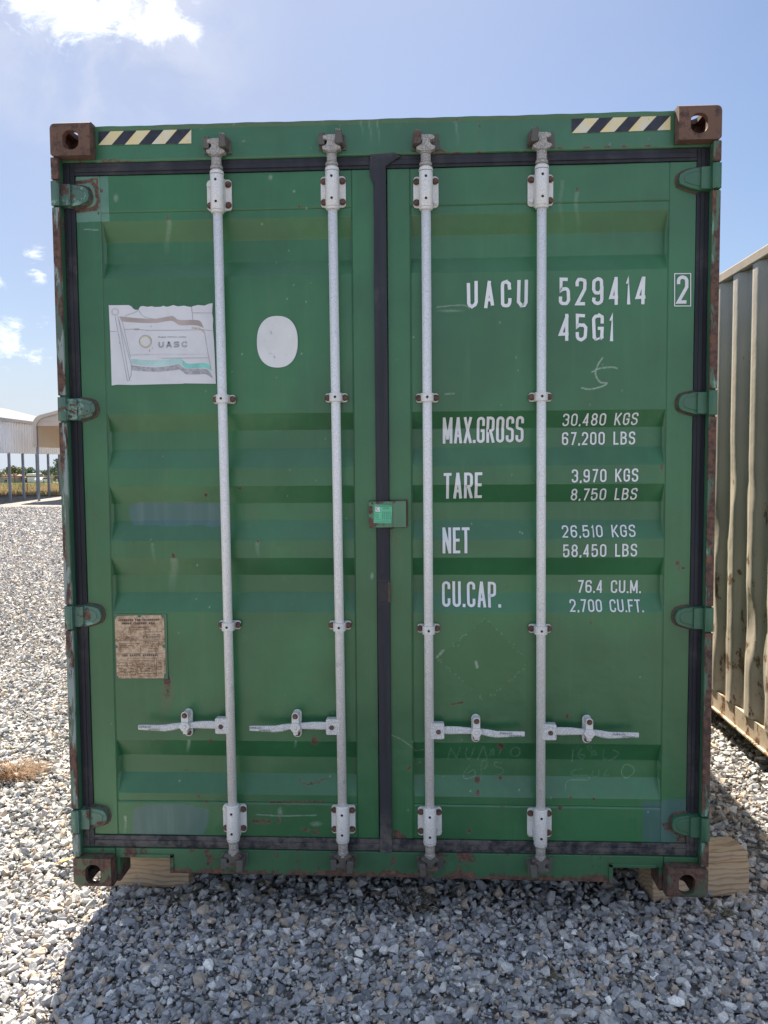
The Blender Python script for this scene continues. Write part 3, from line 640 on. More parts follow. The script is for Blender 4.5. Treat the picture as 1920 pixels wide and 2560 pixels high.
# ------------------------------------------------------------------ lettering
R_ = 'r'
def G(*strokes, w=1.0): return (w, strokes)
GL = {
 '0': G(('c', (0, 0, R_), (1, 0, R_), (1, 1, R_), (0, 1, R_))), 'O': G(('c', (0, 0, R_), (1, 0, R_), (1, 1, R_), (0, 1, R_))),
 '1': G(('o', (0.0, .80), (1, 1.0), (1, 0)), w=0.42), 'I': G(('o', (.5, 0), (.5, 1)), w=0.2),
 '2': G(('o', (0, .72), (0, 1, R_), (1, 1, R_), (1, .60), (0, 0), (1, 0))),
 '3': G(('o', (0, .76), (0, 1, R_), (1, 1, R_), (1, .53, R_), (.4, .53)), ('o', (.4, .53), (1, .53, R_), (1, 0, R_), (0, 0, R_), (0, .24))),
 '4': G(('o', (.74, 0), (.74, 1)), ('o', (.70, .97), (.0, .24), (1, .24))),
 '5': G(('o', (.95, 1), (.04, 1), (0.0, .54), (.3, .62, 's'), (1, .62, R_), (1, 0, R_), (0, 0, R_), (0, .24))),
 '6': G(('c', (0, 0, R_), (1, 0, R_), (1, .58, R_), (0, .58, R_)), ('o', (0, .3), (0, 1, R_), (1, 1, R_), (1, .77))),
 '7': G(('o', (0, 1), (1, 1), (.32, 0))),
 '8': G(('c', (0, 0, R_), (1, 0, R_), (1, .53, R_), (0, .53, R_)), ('c', (.05, .53, R_), (.95, .53, R_), (.95, 1, R_), (.05, 1, R_))),
 '9': G(('c', (0, .42, R_), (1, .42, R_), (1, 1, R_), (0, 1, R_)), ('o', (1, .7), (1, 0, R_), (0, 0, R_), (0, .23))),
 'A': G(('o', (0, 0), (.47, 1)), ('o', (.53, 1), (1, 0)), ('o', (.2, .27), (.8, .27))),
 'B': G(('c', (0, 0), (1, 0, R_), (1, .54, R_), (0, .54)), ('o', (0, .54), (.95, .54, R_), (.95, 1, R_), (0, 1), (0, .54))),
 'C': G(('o', (1, .70), (1, 1, R_), (0, 1, R_), (0, 0, R_), (1, 0, R_), (1, .30))),
 'D': G(('c', (0, 0), (1, 0, R_), (1, 1, R_), (0, 1))),
 'E': G(('o', (1, 1), (0, 1), (0, 0), (1, 0)), ('o', (0, .52), (.85, .52)), w=.85),
 'F': G(('o', (1, 1), (0, 1), (0, 0)), ('o', (0, .52), (.85, .52)), w=.82),
 'G': G(('o', (1, .73), (1, 1, R_), (0, 1, R_), (0, 0, R_), (1, 0, R_), (1, .47), (.5, .47))),
 'K': G(('o', (0, 0), (0, 1)), ('o', (1, 1), (0, .36)), ('o', (.28, .56), (1, 0))),
 'L': G(('o', (0, 1), (0, 0), (1, 0)), w=.8), 'M': G(('o', (0, 0), (0, 1)), ('o', (.02, 1), (.5, .12)), ('o', (.5, .12), (.98, 1)), ('o', (1, 1), (1, 0)), w=1.2),
 'N': G(('o', (0, 0), (0, 1)), ('o', (.03, 1), (.97, 0)), ('o', (1, 0), (1, 1))), 'P': G(('o', (0, 0), (0, 1), (1, 1, R_), (1, .44, R_), (0, .44))),
 'R': G(('o', (0, 0), (0, 1), (1, 1, R_), (1, .46, R_), (0, .46)), ('o', (.5, .46), (1, 0))),
 'S': G(('o', (1, .75), (1, 1, R_), (0, 1, R_), (0, .53, R_), (1, .53, R_), (1, 0, R_), (0, 0, R_), (0, .25))),
 'T': G(('o', (0, 1), (1, 1)), ('o', (.5, 1), (.5, 0)), w=.9), 'U': G(('o', (0, 1), (0, 0, R_), (1, 0, R_), (1, 1))),
 'V': G(('o', (0, 1), (.5, 0)), ('o', (.5, 0), (1, 1))), 'X': G(('o', (0, 0), (1, 1)), ('o', (0, 1), (1, 0))), 'Y': G(('o', (.5, 0), (.5, .45)), ('o', (0, 1), (.5, .45), (1, 1))),
}
def round_path(pts, closed, rad, n=5):
    P = [np.array(p[:2], float) for p in pts]; out = []; m = len(P)
    for i in range(m):
        fl = len(pts[i]) > 2
        if not fl or (not closed and i in (0, m-1)): out.append(P[i]); continue
        a, b, c = P[i-1], P[i], P[(i+1) % m]
        la, lc = np.linalg.norm(a-b), np.linalg.norm(c-b)
        r = min(rad if pts[i][2] == R_ else rad*0.4, la*0.5, lc*0.5); ua, uc = (a-b)/la, (c-b)/lc
        for k in range(n+1):
            t = k/n; out.append((1-t)**2*(b+ua*r)+2*t*(1-t)*(b+(ua+uc)*r*0.12)+t*t*(b+uc*r))
    return out
def ribbon(pts, t, closed):
    P = [np.array(p) for p in pts]; Q = [P[0]]
    for p in P[1:]:
        if np.linalg.norm(p-Q[-1]) > 1e-6: Q.append(p)
    if closed and np.linalg.norm(Q[0]-Q[-1]) < 1e-6: Q.pop()
    n = len(Q); L, Rr = [], []
    for i in range(n):
        d0 = Q[i]-Q[i-1] if (closed or i > 0) else Q[1]-Q[0]
        d1 = Q[(i+1) % n]-Q[i] if (closed or i < n-1) else Q[-1]-Q[-2]
        d0 = d0/np.linalg.norm(d0); d1 = d1/np.linalg.norm(d1)
        n0 = np.array([-d0[1], d0[0]]); n1 = np.array([-d1[1], d1[0]]); mv = n0+n1
        ml = np.linalg.norm(mv)
        mv = n0 if ml < 1e-6 else mv/ml
        k = min(1/max(0.2, abs(mv@n0)), 1.9)
        L.append(Q[i]+mv*t/2*k); Rr.append(Q[i]-mv*t/2*k)
    faces = [(i, (i+1) % n) for i in range(n if closed else n-1)]
    return L, Rr, faces
WORDS = []
def text_strokes(txt, H, W, t, jit=0.0, gap=0.34):
    """flat ribbons for a line of lettering, H high and W wide"""
    adv = []
    for ch in txt:
        if ch == ' ': adv.append((0.75, None))
        elif ch in '.,': adv.append((0.22, ch))
        else: adv.append((GL[ch][0], ch))
    tot = sum(a for a, _ in adv)+gap*(len(adv)-1); u = W/tot; x = 0; res = []; WORDS.clear(); wi = 0
    for a, ch in adv:
        w = a*u; n0 = len(res)
        if ch is None: wi += 1
        if ch in ('.', ','):
            cx = x+w/2
            pts = [(cx, 0.0), (cx, t*1.15)] if ch == '.' else [(cx-t*0.25, -t*0.35), (cx+t*0.15, t*1.15)]
            res.append(ribbon(pts, t*1.05, False))
        elif ch:
            for st in GL[ch][1]:
                pts = []
                for p in st[1:]:
                    q = (x+t/2+p[0]*(w-t), t/2+p[1]*(H-t)) + tuple(p[2:]); pts.append(q)
                rp = round_path(pts, st[0] == 'c', max(0.48*(w-t), 0.001), 3 if jit else 5)
                if jit: rp = [p+np.array([random.uniform(-jit, jit), random.uniform(-jit, jit)]) for p in rp]
                # square ends: extend the ends of upright strokes to the line
                if st[0] == 'o':
                    for e, f in ((0, 1), (-1, -2)):
                        d = rp[e]-rp[f]; dn = np.linalg.norm(d)
                        if dn > 0 and (rp[e][1] < t*0.6 or rp[e][1] > H-t*0.6 or ch in 'EFGTL45'): 
                            if abs(d[1])/dn > 0.5 or ch in 'EFTL': rp[e] = rp[e]+d/dn*t/2
                res.append(ribbon(rp, t, st[0] == 'c'))
        WORDS.extend([wi]*(len(res)-n0)); x += w+gap*u
    return res
def draped(name, parent, quads, mat, off=0.0012, surf=None, yplane=None):
    """quads: list of ribbons in (x,z) sheet coordinates, laid on the pressed door sheet"""
    bm = bmesh.new(); 
    for k, (L, Rr, fc) in enumerate(quads):
        vl = [bm.verts.new((p[0], 0.0002*(k % 4), p[1])) for p in L]; vr = [bm.verts.new((p[0], 0.0002*(k % 4), p[1])) for p in Rr]
        for i, j in fc:
            try: bm.faces.new((vl[i], vr[i], vr[j], vl[j]))
            except ValueError: pass
    if surf is not None:
        for z in [t for tr in TRO for t in tr]:
            bmesh.ops.bisect_plane(bm, geom=bm.verts[:]+bm.edges[:]+bm.faces[:], plane_co=(0, 0, z), plane_no=(0, 0, 1))
    for v in bm.verts:
        base = surf(v.co.z) if surf is not None else yplane
        v.co.y = base-off-v.co.y
    for f in bm.faces:
        f.normal_update()
        if f.normal.y > 0: f.normal_flip()
    me = bpy.data.meshes.new(name); bm.to_mesh(me); bm.free()
    return link_mesh(name, me, parent, (mat,))
def doorwave(x, z):
    return 0.0016*math.sin(x*7.3+z*2.1)*math.sin(z*3.1+x*1.7+1)+0.0008*math.sin(x*17+1)*math.sin(z*13+x*5)
def line_on_door(parent, txt, px, t=0.135, jit=0.0, gap=0.34, name='lettering', label=None):
    """px: bottom-left, bottom-right, top-left pixel corners"""
    bl, br, tl = [ondoor(*q) for q in px]
    ex = np.array([br[0]-bl[0], br[2]-bl[2]]); W = np.linalg.norm(ex); ex /= W; H = tl[2]-bl[2]
    O = np.array([bl[0], bl[2]]); ez = np.array([0, 1.0])
    rb = text_strokes(txt, H, W, t*H, jit*H, gap)
    tf = lambda p: O+ex*p[0]+ez*p[1]
    rb = [([tf(p) for p in L], [tf(p) for p in Rr], f) for L, Rr, f in rb]
    wl = list(WORDS)
    for wi in sorted(set(wl)):
        part = [r for r, q in zip(rb, wl) if q == wi]
        o = draped(name, parent, part, 'letter', surf=prof, off=0.0026) if O[0] < 1.045 else draped(name, parent, part, 'letter', yplane=YF, off=0.0018)
    return o

def flat_poly(name, pts, y, mat, parent, thick=0.0006, px=True):
    P = [(at(*p, y)[0], at(*p, y)[2]) for p in pts] if px else pts
    mb = MB(); mb.prism(P, y-thick, y); return mb.build(name, mat, parent)

# ------------------------------------------------------------------ shipping containers
LEN = 12.19; TOP = 2.893
def casting_mesh(sx, top, door_end=True):
    """hollow corner block at x = sx*1.216, front face y = 0"""
    x0, x1 = (1.216, 1.060); z0, z1 = ((2.772, TOP+0.003) if top else (0.0, 0.118)); y0, y1 = 0.0, 0.178
    def block(a, b, c, d, e, f, bev=0.0, seg=3):
        mb = MB(); mb.box(min(a, b), max(a, b), c, d, e, f); me = mb.mesh('tmp'); o = bpy.data.objects.new('tmp', me); COL.objects.link(o)
        if bev: m = o.modifiers.new('b', 'BEVEL'); m.width = bev; m.segments = seg; m.limit_method = 'NONE'
        return o
    body = block(sx*x1, sx*x0, y0, y1, z0, z1)
    bm = bmesh.new(); bm.from_mesh(body.data)
    es = [e for e in bm.edges if all(abs(v.co.x-sx*x0) < 1e-5 for v in e.verts) or all(abs(v.co.z-(z1 if top else z0)) < 1e-5 for v in e.verts) and not all(abs(v.co.x-sx*x1) < 1e-5 for v in e.verts)]
    bmesh.ops.bevel(bm, geom=es, offset=0.022, segments=4, affect='EDGES', profile=0.5)
    bmesh.ops.recalc_face_normals(bm, faces=bm.faces[:]); bm.to_mesh(body.data); bm.free()
    cut = []
    cut.append(block(sx*(x1+0.026), sx*(x0-0.026), y0+0.026, y1-0.026, z0+(0.026 if top else 0.020), z1-(0.018 if top else 0.026)))
    cx = sx*1.1315; cz = (z0+z1)/2-(0.010 if top else 0.004)
    def hole(mb_poly, axis):
        mb = MB()
        if axis == 'y': mb.prism(mb_poly, -0.05, 0.09)
        o = bpy.data.objects.new('tmp', mb.mesh('tmp')); COL.objects.link(o)
        if axis == 'z':
            b = len(mb_poly); zc = z1 if top else z0
            V = [(x, y, zc-0.06) for x, y in mb_poly]+[(x, y, zc+0.06) for x, y in mb_poly]
            me = bpy.data.meshes.new('tmp'); me.from_pydata(V, [], [tuple(range(b-1, -1, -1)), tuple(range(b, 2*b))]+[(i, (i+1) % b, (i+1) % b+b, i+b) for i in range(b)]); o.data = me
        if axis == 'x':
            b = len(mb_poly); V = [(sx*x0-0.06, y, z) for y, z in mb_poly]+[(sx*x0+0.06, y, z) for y, z in mb_poly]
            me = bpy.data.meshes.new('tmp'); me.from_pydata(V, [], [tuple(range(b-1, -1, -1)), tuple(range(b, 2*b))]+[(i, (i+1) % b, (i+1) % b+b, i+b) for i in range(b)]); o.data = me
        bm = bmesh.new(); bm.from_mesh(o.data); bmesh.ops.recalc_face_normals(bm, faces=bm.faces[:]); bm.to_mesh(o.data); bm.free()
        return o
    cut.append(hole(rrect(cx, cz+(0.004 if top else 0), 0.060, 0.070 if top else 0.078, 0.026), 'y'))
    cut.append(hole(rrect(cx, 0.089, 0.064, 0.124, 0.031), 'z'))
    cut.append(hole(rrect(0.095, cz, 0.079, 0.051, 0.025), 'x'))
    for c in cut:
        m = body.modifiers.new('c', 'BOOLEAN'); m.operation = 'DIFFERENCE'; m.object = c; m.solver = 'EXACT'
    dg = bpy.context.evaluated_depsgraph_get(); dg.update()
    me = bpy.data.meshes.new_from_object(body.evaluated_get(dg)); me.name = 'corner_casting'
    for o in [body]+cut: bpy.data.objects.remove(o)
    return me

def corr_profile(y0, y1, flat=0.085, fl=0.07, inn=0.08, dep=0.036, phase=0.0):
    per = flat+2*fl+inn; pts = [(y0, 0.0)]; y = y0+phase
    while y+per < y1:
        pts += [(y+fl, dep), (y+fl+inn, dep), (y+2*fl+inn, 0.0), (y+per, 0.0)] if y > y0+1e-6 or phase else [(y+flat, 0.0)]
        if not (y > y0+1e-6 or phase): y += flat; phase = 1e-9; continue
        y += per
    pts.append((y1, 0.0)); return pts
def side_wall_mesh(xo, sx, y0, y1, z0, z1, dents=0.0, rows=2, phase=0.02):
    pr = corr_profile(y0, y1, phase=phase); 
    if dents:                       # finer along y for the crumpled lower part
        q = []
        for (a, b), (c, d) in zip(pr[:-1], pr[1:]):
            for k in range(3): q.append((a+(c-a)*k/3, b+(d-b)*k/3))
        pr = q+[pr[-1]]
    zs = np.linspace(z0, z1, rows); V = []
    for y, dx in pr:
        for z in zs:
            dd = 0.0
            if dents:
                t = mnoise.noise(Vector((y*3.1, z*2.3, 4.2)))
                amt = max(0.0, 1-abs(z-0.95)/1.15)
                dd = dents*amt*max(0.0, t-0.05)*(1.0 if dx < 0.01 else 0.35)
                dd += 0.004*mnoise.noise(Vector((y*9, z*7, 1.0)))*amt
            V.append((xo-sx*(dx+dd), y+(0.6*dd if dents else 0), z))
    n = len(pr); i = np.arange(n-1)[:, None]*rows+np.arange(rows-1)[None]
    Q = np.stack([i, i+rows, i+rows+1, i+1], -1).reshape(-1, 4)
    if sx < 0: Q = Q[:, ::-1]
    return np_mesh('side_wall', np.array(V), Q, 4)

def set_mat(o, m):
    o.data.materials.clear(); o.data.materials.append(M[m]); return o

def body_of(root, mats, wall_phase, dents=0.0, rows=2, wall_x=1.205):
    """walls, rails, roof and floor behind the door end"""
    for sx in (-1, 1):
        me = side_wall_mesh(sx*wall_x, sx, 0.12, LEN-0.06, 0.130, TOP-0.062, dents if sx < 0 else 0, rows if sx < 0 else 2, wall_phase)
        o = link_mesh('side_wall', me, root, (mats['side'],))
        mb = MB(); mb.box(*sorted((sx*(wall_x+0.008), sx*(wall_x-0.05))), 0.178, LEN-0.178, TOP-0.060, TOP-0.001); mb.build('top_rail', mats['rail'], root, bevel=0.006)
        mb = MB(); a, b = sx*wall_x, sx*(wall_x-0.05)
        mb.box(*sorted((sx*(wall_x-0.012), b)), 0.178, LEN-0.178, 0.012, 0.128)       # web
        mb.box(*sorted((sx*(wall_x+0.006), sx*(wall_x-0.0125))), 0.178, LEN-0.178, 0.0, 0.010)  # foot flange
        mb.build('bottom_rail', mats['rail'], root)
    mb = MB()                                                    # roof: shallow cross corrugations
    y = 0.13; n = 0; ys = []
    while y < LEN-0.06: ys.append((y, TOP-0.030 if (n//2) % 2 == 0 else TOP-0.050)); y += 0.03 if n % 2 else 0.08; n += 1
    V = [(x, yy, z) for yy, z in ys for x in (-1.155, 1.155)]
    mb.add(V, [(2*i, 2*i+1, 2*i+3, 2*i+2) for i in range(len(ys)-1)]); mb.build('roof', mats['side'], root, fix=False)
    mb = MB(); mb.box(-1.14, 1.14, 0.14, LEN-0.07, 0.125, 0.150)
    for k in range(30): mb.box(-1.14, 1.14, 0.4+k*0.39, 0.44+k*0.39, 0.015, 0.1245)
    mb.build('floor', mats['rail'], root)
    mb = MB(); mb.box(-1.15, 1.15, LEN-0.05, LEN-0.02, 0.12, TOP-0.04); mb.build('end_wall', mats['side'], root)

CAST = {(sx, tp): casting_mesh(sx, tp) for sx in (-1, 1) for tp in (True, False)}
def castings(root, mats):
    for (sx, tp), me in CAST.items():
        m2 = me.copy(); m2.materials.clear(); m2.materials.append(M[mats['cast_top'] if tp else mats['cast_low'](sx)])
        o = bpy.data.objects.new('corner_casting', m2); COL.objects.link(o); o.parent = root
        if m2.name and tp is False and sx == 1 and root.get('label', '').startswith('green'): o['label'] = 'rusty lower corner block with an oval hole'
        me3 = CAST[(-sx, tp)]; m4 = me3.copy(); m4.materials.clear(); m4.materials.append(m2.materials[0])
        o2 = bpy.data.objects.new('corner_casting', m4); COL.objects.link(o2); o2.parent = root
        o2.rotation_euler = (0, 0, PI); o2.location = (0, LEN, 0)

def posts(root, mats, hz):
    for sx in (-1, 1):
        mb = MB(); a, b = sorted((sx*1.213, sx*1.184))
        cuts = [0.118]+[v for h in sorted(hz[sx]) for v in (h-0.048, h+0.048)]+[2.772]
        for z0, z1 in zip(cuts[::2], cuts[1::2]):
            mb.box(a, b, 0.006, 0.022, z0+0.002, z1-0.002)
        mb.box(*sorted((sx*1.213, sx*1.205)), 0.0225, 0.118, 0.118, 2.772)
        mb.build('corner_post', mats['post'](sx), root, bevel=0.004)
        mb = MB(); mb.box(*sorted((sx*1.2045, sx*1.189)), 0.024, 0.118, 0.1185, 2.7715)       # inner leg of the post
        mb.build('post_return', mats['rail'], root)

def frame_ends(root, mats, painted=True):
    xs = lines(-1.059, 1.059, 0.006 if painted else 0.1, []); 
    zs = np.array([2.764, 2.772, 2.78]+list(np.linspace(2.79, 2.874, 15 if painted else 3))+[2.878, 2.884, TOP-0.003])
    X, Z = np.meshgrid(xs, zs, indexing='ij')
    Y = 0.052+np.where(Z > 2.881, -0.006, 0)+0.0012*np.sin(X*9)*np.sin(Z*30)
    Z = Z+np.where(Z > 2.88, 0.0006*np.sin(X*23)+0.0005*np.sin(X*61), 0)
    V = np.stack([X, Y, Z], -1).reshape(-1, 3); nx, nz = X.shape
    i = np.arange(nx-1)[:, None]*nz+np.arange(nz-1)[None]; Q = np.stack([i, i+nz, i+nz+1, i+1], -1).reshape(-1, 4)
    B = [idx for idx in [a*nz+nz-1 for a in range(nx)]]
    V2 = V[B].copy(); V2[:, 1] = 0.135; nb = len(V); k = np.arange(nx-1); r = np.array(B)
    S = np.stack([r[k], r[k+1], nb+k+1, nb+k], -1)
    Bb = [a*nz for a in range(nx)]; V3 = V[Bb].copy(); V3[:, 1] = 0.135; nb2 = nb+nx; r2 = np.array(Bb)
    S2 = np.stack([r2[k], nb2+k, nb2+k+1, r2[k+1]], -1)
    S3 = np.stack([nb+k, nb+k+1, nb2+k+1, nb2+k], -1)
    V4 = np.concatenate([V, V2, V3]); me = np_mesh('door_header', V4, np.concatenate([Q, S, S2, S3]), 4)
    if painted:
        w = Wear(V4)
        for x, L in ((925, 60), (932, 80), (945, 70), (958, 90), (968, 60), (992, 80), (905, 50), (1141, 70), (880, 40)): w.drip(x, 300, L, 2.2, 2 if x % 2 else 0, 0.32)
        w.line([(1200, 299), (1201, 385)], 1.5, 0, 0.6); w.line([(1130, 302), (1152, 300)], 2, 0, 0.5)
        for x in (1200, 1140, 1145, 1400, 1467, 1560, 1620, 1518): w.blob(x, 383 if x < 1300 else 370-((x-1400)*0.03), 14, 5, 0, 0.75)
        w.poly([(1055, 385), (1065, 360), (1085, 355), (1130, 388), (1130, 392), (1055, 392)], 0, 0.5)
        w.poly([(250, 398), (300, 398), (330, 402), (330, 410), (250, 412)], 0, 0.5); w.line([(380, 318), (560, 312), (1650, 285)], 2, 0, 0.42)
        for k in range(40): w.blob(rng.uniform(250, 1680), rng.uniform(300, 395), rng.uniform(1, 3), rng.uniform(1, 3), rng.choice([0, 2]), rng.uniform(0.3, 0.6))
        wear_attr(me, w)
    o = link_mesh('door_header', me, root, (mats['header'],))
    # filler plates behind the castings
    mb = MB()
    for sx in (-1, 1): mb = MB(); mb.box(*sorted((sx*1.188, sx*1.0595)), 0.050, 0.118, 2.7635, 2.7715); mb.build('header_gusset', mats['rail'], root)
    # sill with the two notches beside the lower corner blocks
    mb = MB()
    P = [(-1.059, 0.1385), (-1.059, 0.100), (-0.845, 0.104), (-0.842, 0.044), (-0.3, 0.0405), (0.3, 0.038), (0.866, 0.034), (0.869, 0.094), (1.059, 0.095), (1.059, 0.1385)]
    mb.prism(P, 0.050, 0.058)
    mb.box(-1.059, 1.059, 0.0585, 0.135, 0.106, 0.1380)
    mb.box(-0.845, 0.866, 0.0585, 0.125, 0.036, 0.042)
    for a, b, c, d in ((-0.8425, -0.828, 0.043, 0.1175), (0.853, 0.8685, 0.033, 0.108), (-1.02, -0.828, 0.1035, 0.1175), (0.853, 1.03, 0.0945, 0.108)): mb.box(a, b, 0.044, 0.0505, c, d)
    for sx in (-1, 1): mb.box(*sorted((sx*1.188, sx*1.0595)), 0.045, 0.118, 0.1185, 0.1385)
    for sx in (-1, 1): mb.box(*sorted((sx*1.059, sx*1.045)), 0.058, 0.17, 0.0, 0.098)
    mb.build('door_sill', mats['sill'], root, bevel=0.002)

def gaskets(root):
    mb = MB()
    def strip(a, b, c, d, y=0.058, horiz=False):                # two-lip rubber strip
        mb.box(a, b, y, 0.110, c, d)
        if horiz: z1, z2 = c+(d-c)*0.25, c+(d-c)*0.62; mb.box(a+.002, b-.002, y-0.005, y-0.0002, z1, z2)
        else: x1, x2 = a+(b-a)*0.30, a+(b-a)*0.62; mb.box(x1, x2, y-0.005, y-0.0002, c+.002, d-.002)
    strip(-1.1885, -1.1465, 0.1395, 2.763); strip(1.145, 1.1885, 0.1395, 2.763)
    strip(-1.1460, 1.1445, 2.7185, 2.7625, horiz=True); strip(-1.1460, 1.1445, 0.1400, 0.1858, horiz=True)
    mb.build('door_gasket', 'gasket', root, bevel=0.0015)
    mb = MB()                                                   # centre seal on the left leaf overlapping the right
    W = lambda x, y: at(700+x*.3617, 220+y*.3617, 0.052)
    pts = [W(622, 467), W(785, 448), W(835, 474), (0.021, 0, 2.722), (0.0215, 0, 2.70), (0.027, 0, 0.118+0.02), (-0.019, 0, 0.118+0.02), (-0.026, 0, 2.30), W(650, 660), W(626, 618), W(618, 560)]
    mb.prism([(p[0], p[2]) for p in pts], 0.046, 0.0525)
    mb.build('centre_gasket', 'gasket', root, bevel=0.002)
    mb = MB(); q = [(944, 1457), (964, 1456), (973, 1455), (974, 1503), (947, 1504)]
    mb.prism([(at(*p, 0.045)[0], at(*p, 0.045)[2]) for p in q], 0.0435, 0.0458); mb.build('gasket_patch', 'tape', root, bevel=0.001)['label'] = 'black patch on the centre seal'
    mb = MB(); q = [(970, 1454), (976, 1453), (976, 1505), (971, 1506)]
    mb.prism([(at(*p, 0.045)[0], at(*p, 0.045)[2]) for p in q], 0.0430, 0.0440); mb.build('patch_edge', 'rustplate', root)

def hinges(root, hz, mat):
    for sx in (-1, 1):
        for k, z in enumerate(hz[sx]):
            mb = MB()
            mb.prism([(sx*1.150, z-0.038), (sx*1.186, z-0.040), (sx*1.186, z+0.040), (sx*1.150, z+0.038)], 0.026, 0.050)
            mb.cyl((sx*1.1985, 0.0135, z-0.044), (sx*1.1985, 0.0135, z+0.044), 0.0145, seg=16)
            mb.box(*sorted((sx*1.2135, sx*1.1835)), 0.0045, 0.024, z-0.0445, z+0.0445)
            hh = 0.040
            tip = 1.085 if not (sx == 1 and k == 0) else 1.075
            O = [(1.186, z-hh), (1.150, z-hh), (1.118, z-hh+0.008), (1.098, z-hh+0.015), (tip+0.004, z-0.016), (tip, z), (tip+0.004, z+0.018), (1.098, z+hh-0.010), (1.118, z+hh-0.004), (1.150, z+hh), (1.186, z+hh)]
            O = [(sx*a, b) for a, b in O]
            cx = sum(a for a, b in O)/len(O); O2 = [(cx+(a-cx)*1.035, z+(b-z)*1.09) for a, b in O]
            mb.prism(O, 0.038, 0.0638, poly2=O2)
            I = [(sx*(1.1-0.000)+(a-sx*1.1)*0.72+sx*0.012, z+(b-z)*0.62) for a, b in O]
            mb.prism(I, 0.0355, 0.0385, poly2=[(a+(a-cx)*0.05, z+(b-z)*1.1) for a, b in I])
            m1 = mat(sx, k)
            o = mb.build('hinge', (m1,), root, bevel=0.004, seg=2)
            mb = MB(); O3 = [(cx+(a-cx)*1.09-sx*0.004, z+(b-z)*1.20) for a, b in O if abs(a) < 1.16]
            mb.prism(O3, 0.0588, 0.0660, poly2=[(cx+(a-cx)*1.03, z+(b-z)*1.03) for a, b in O3])
            w = mb.build('hinge_weld', ('rustplate',), o, bevel=0.002)

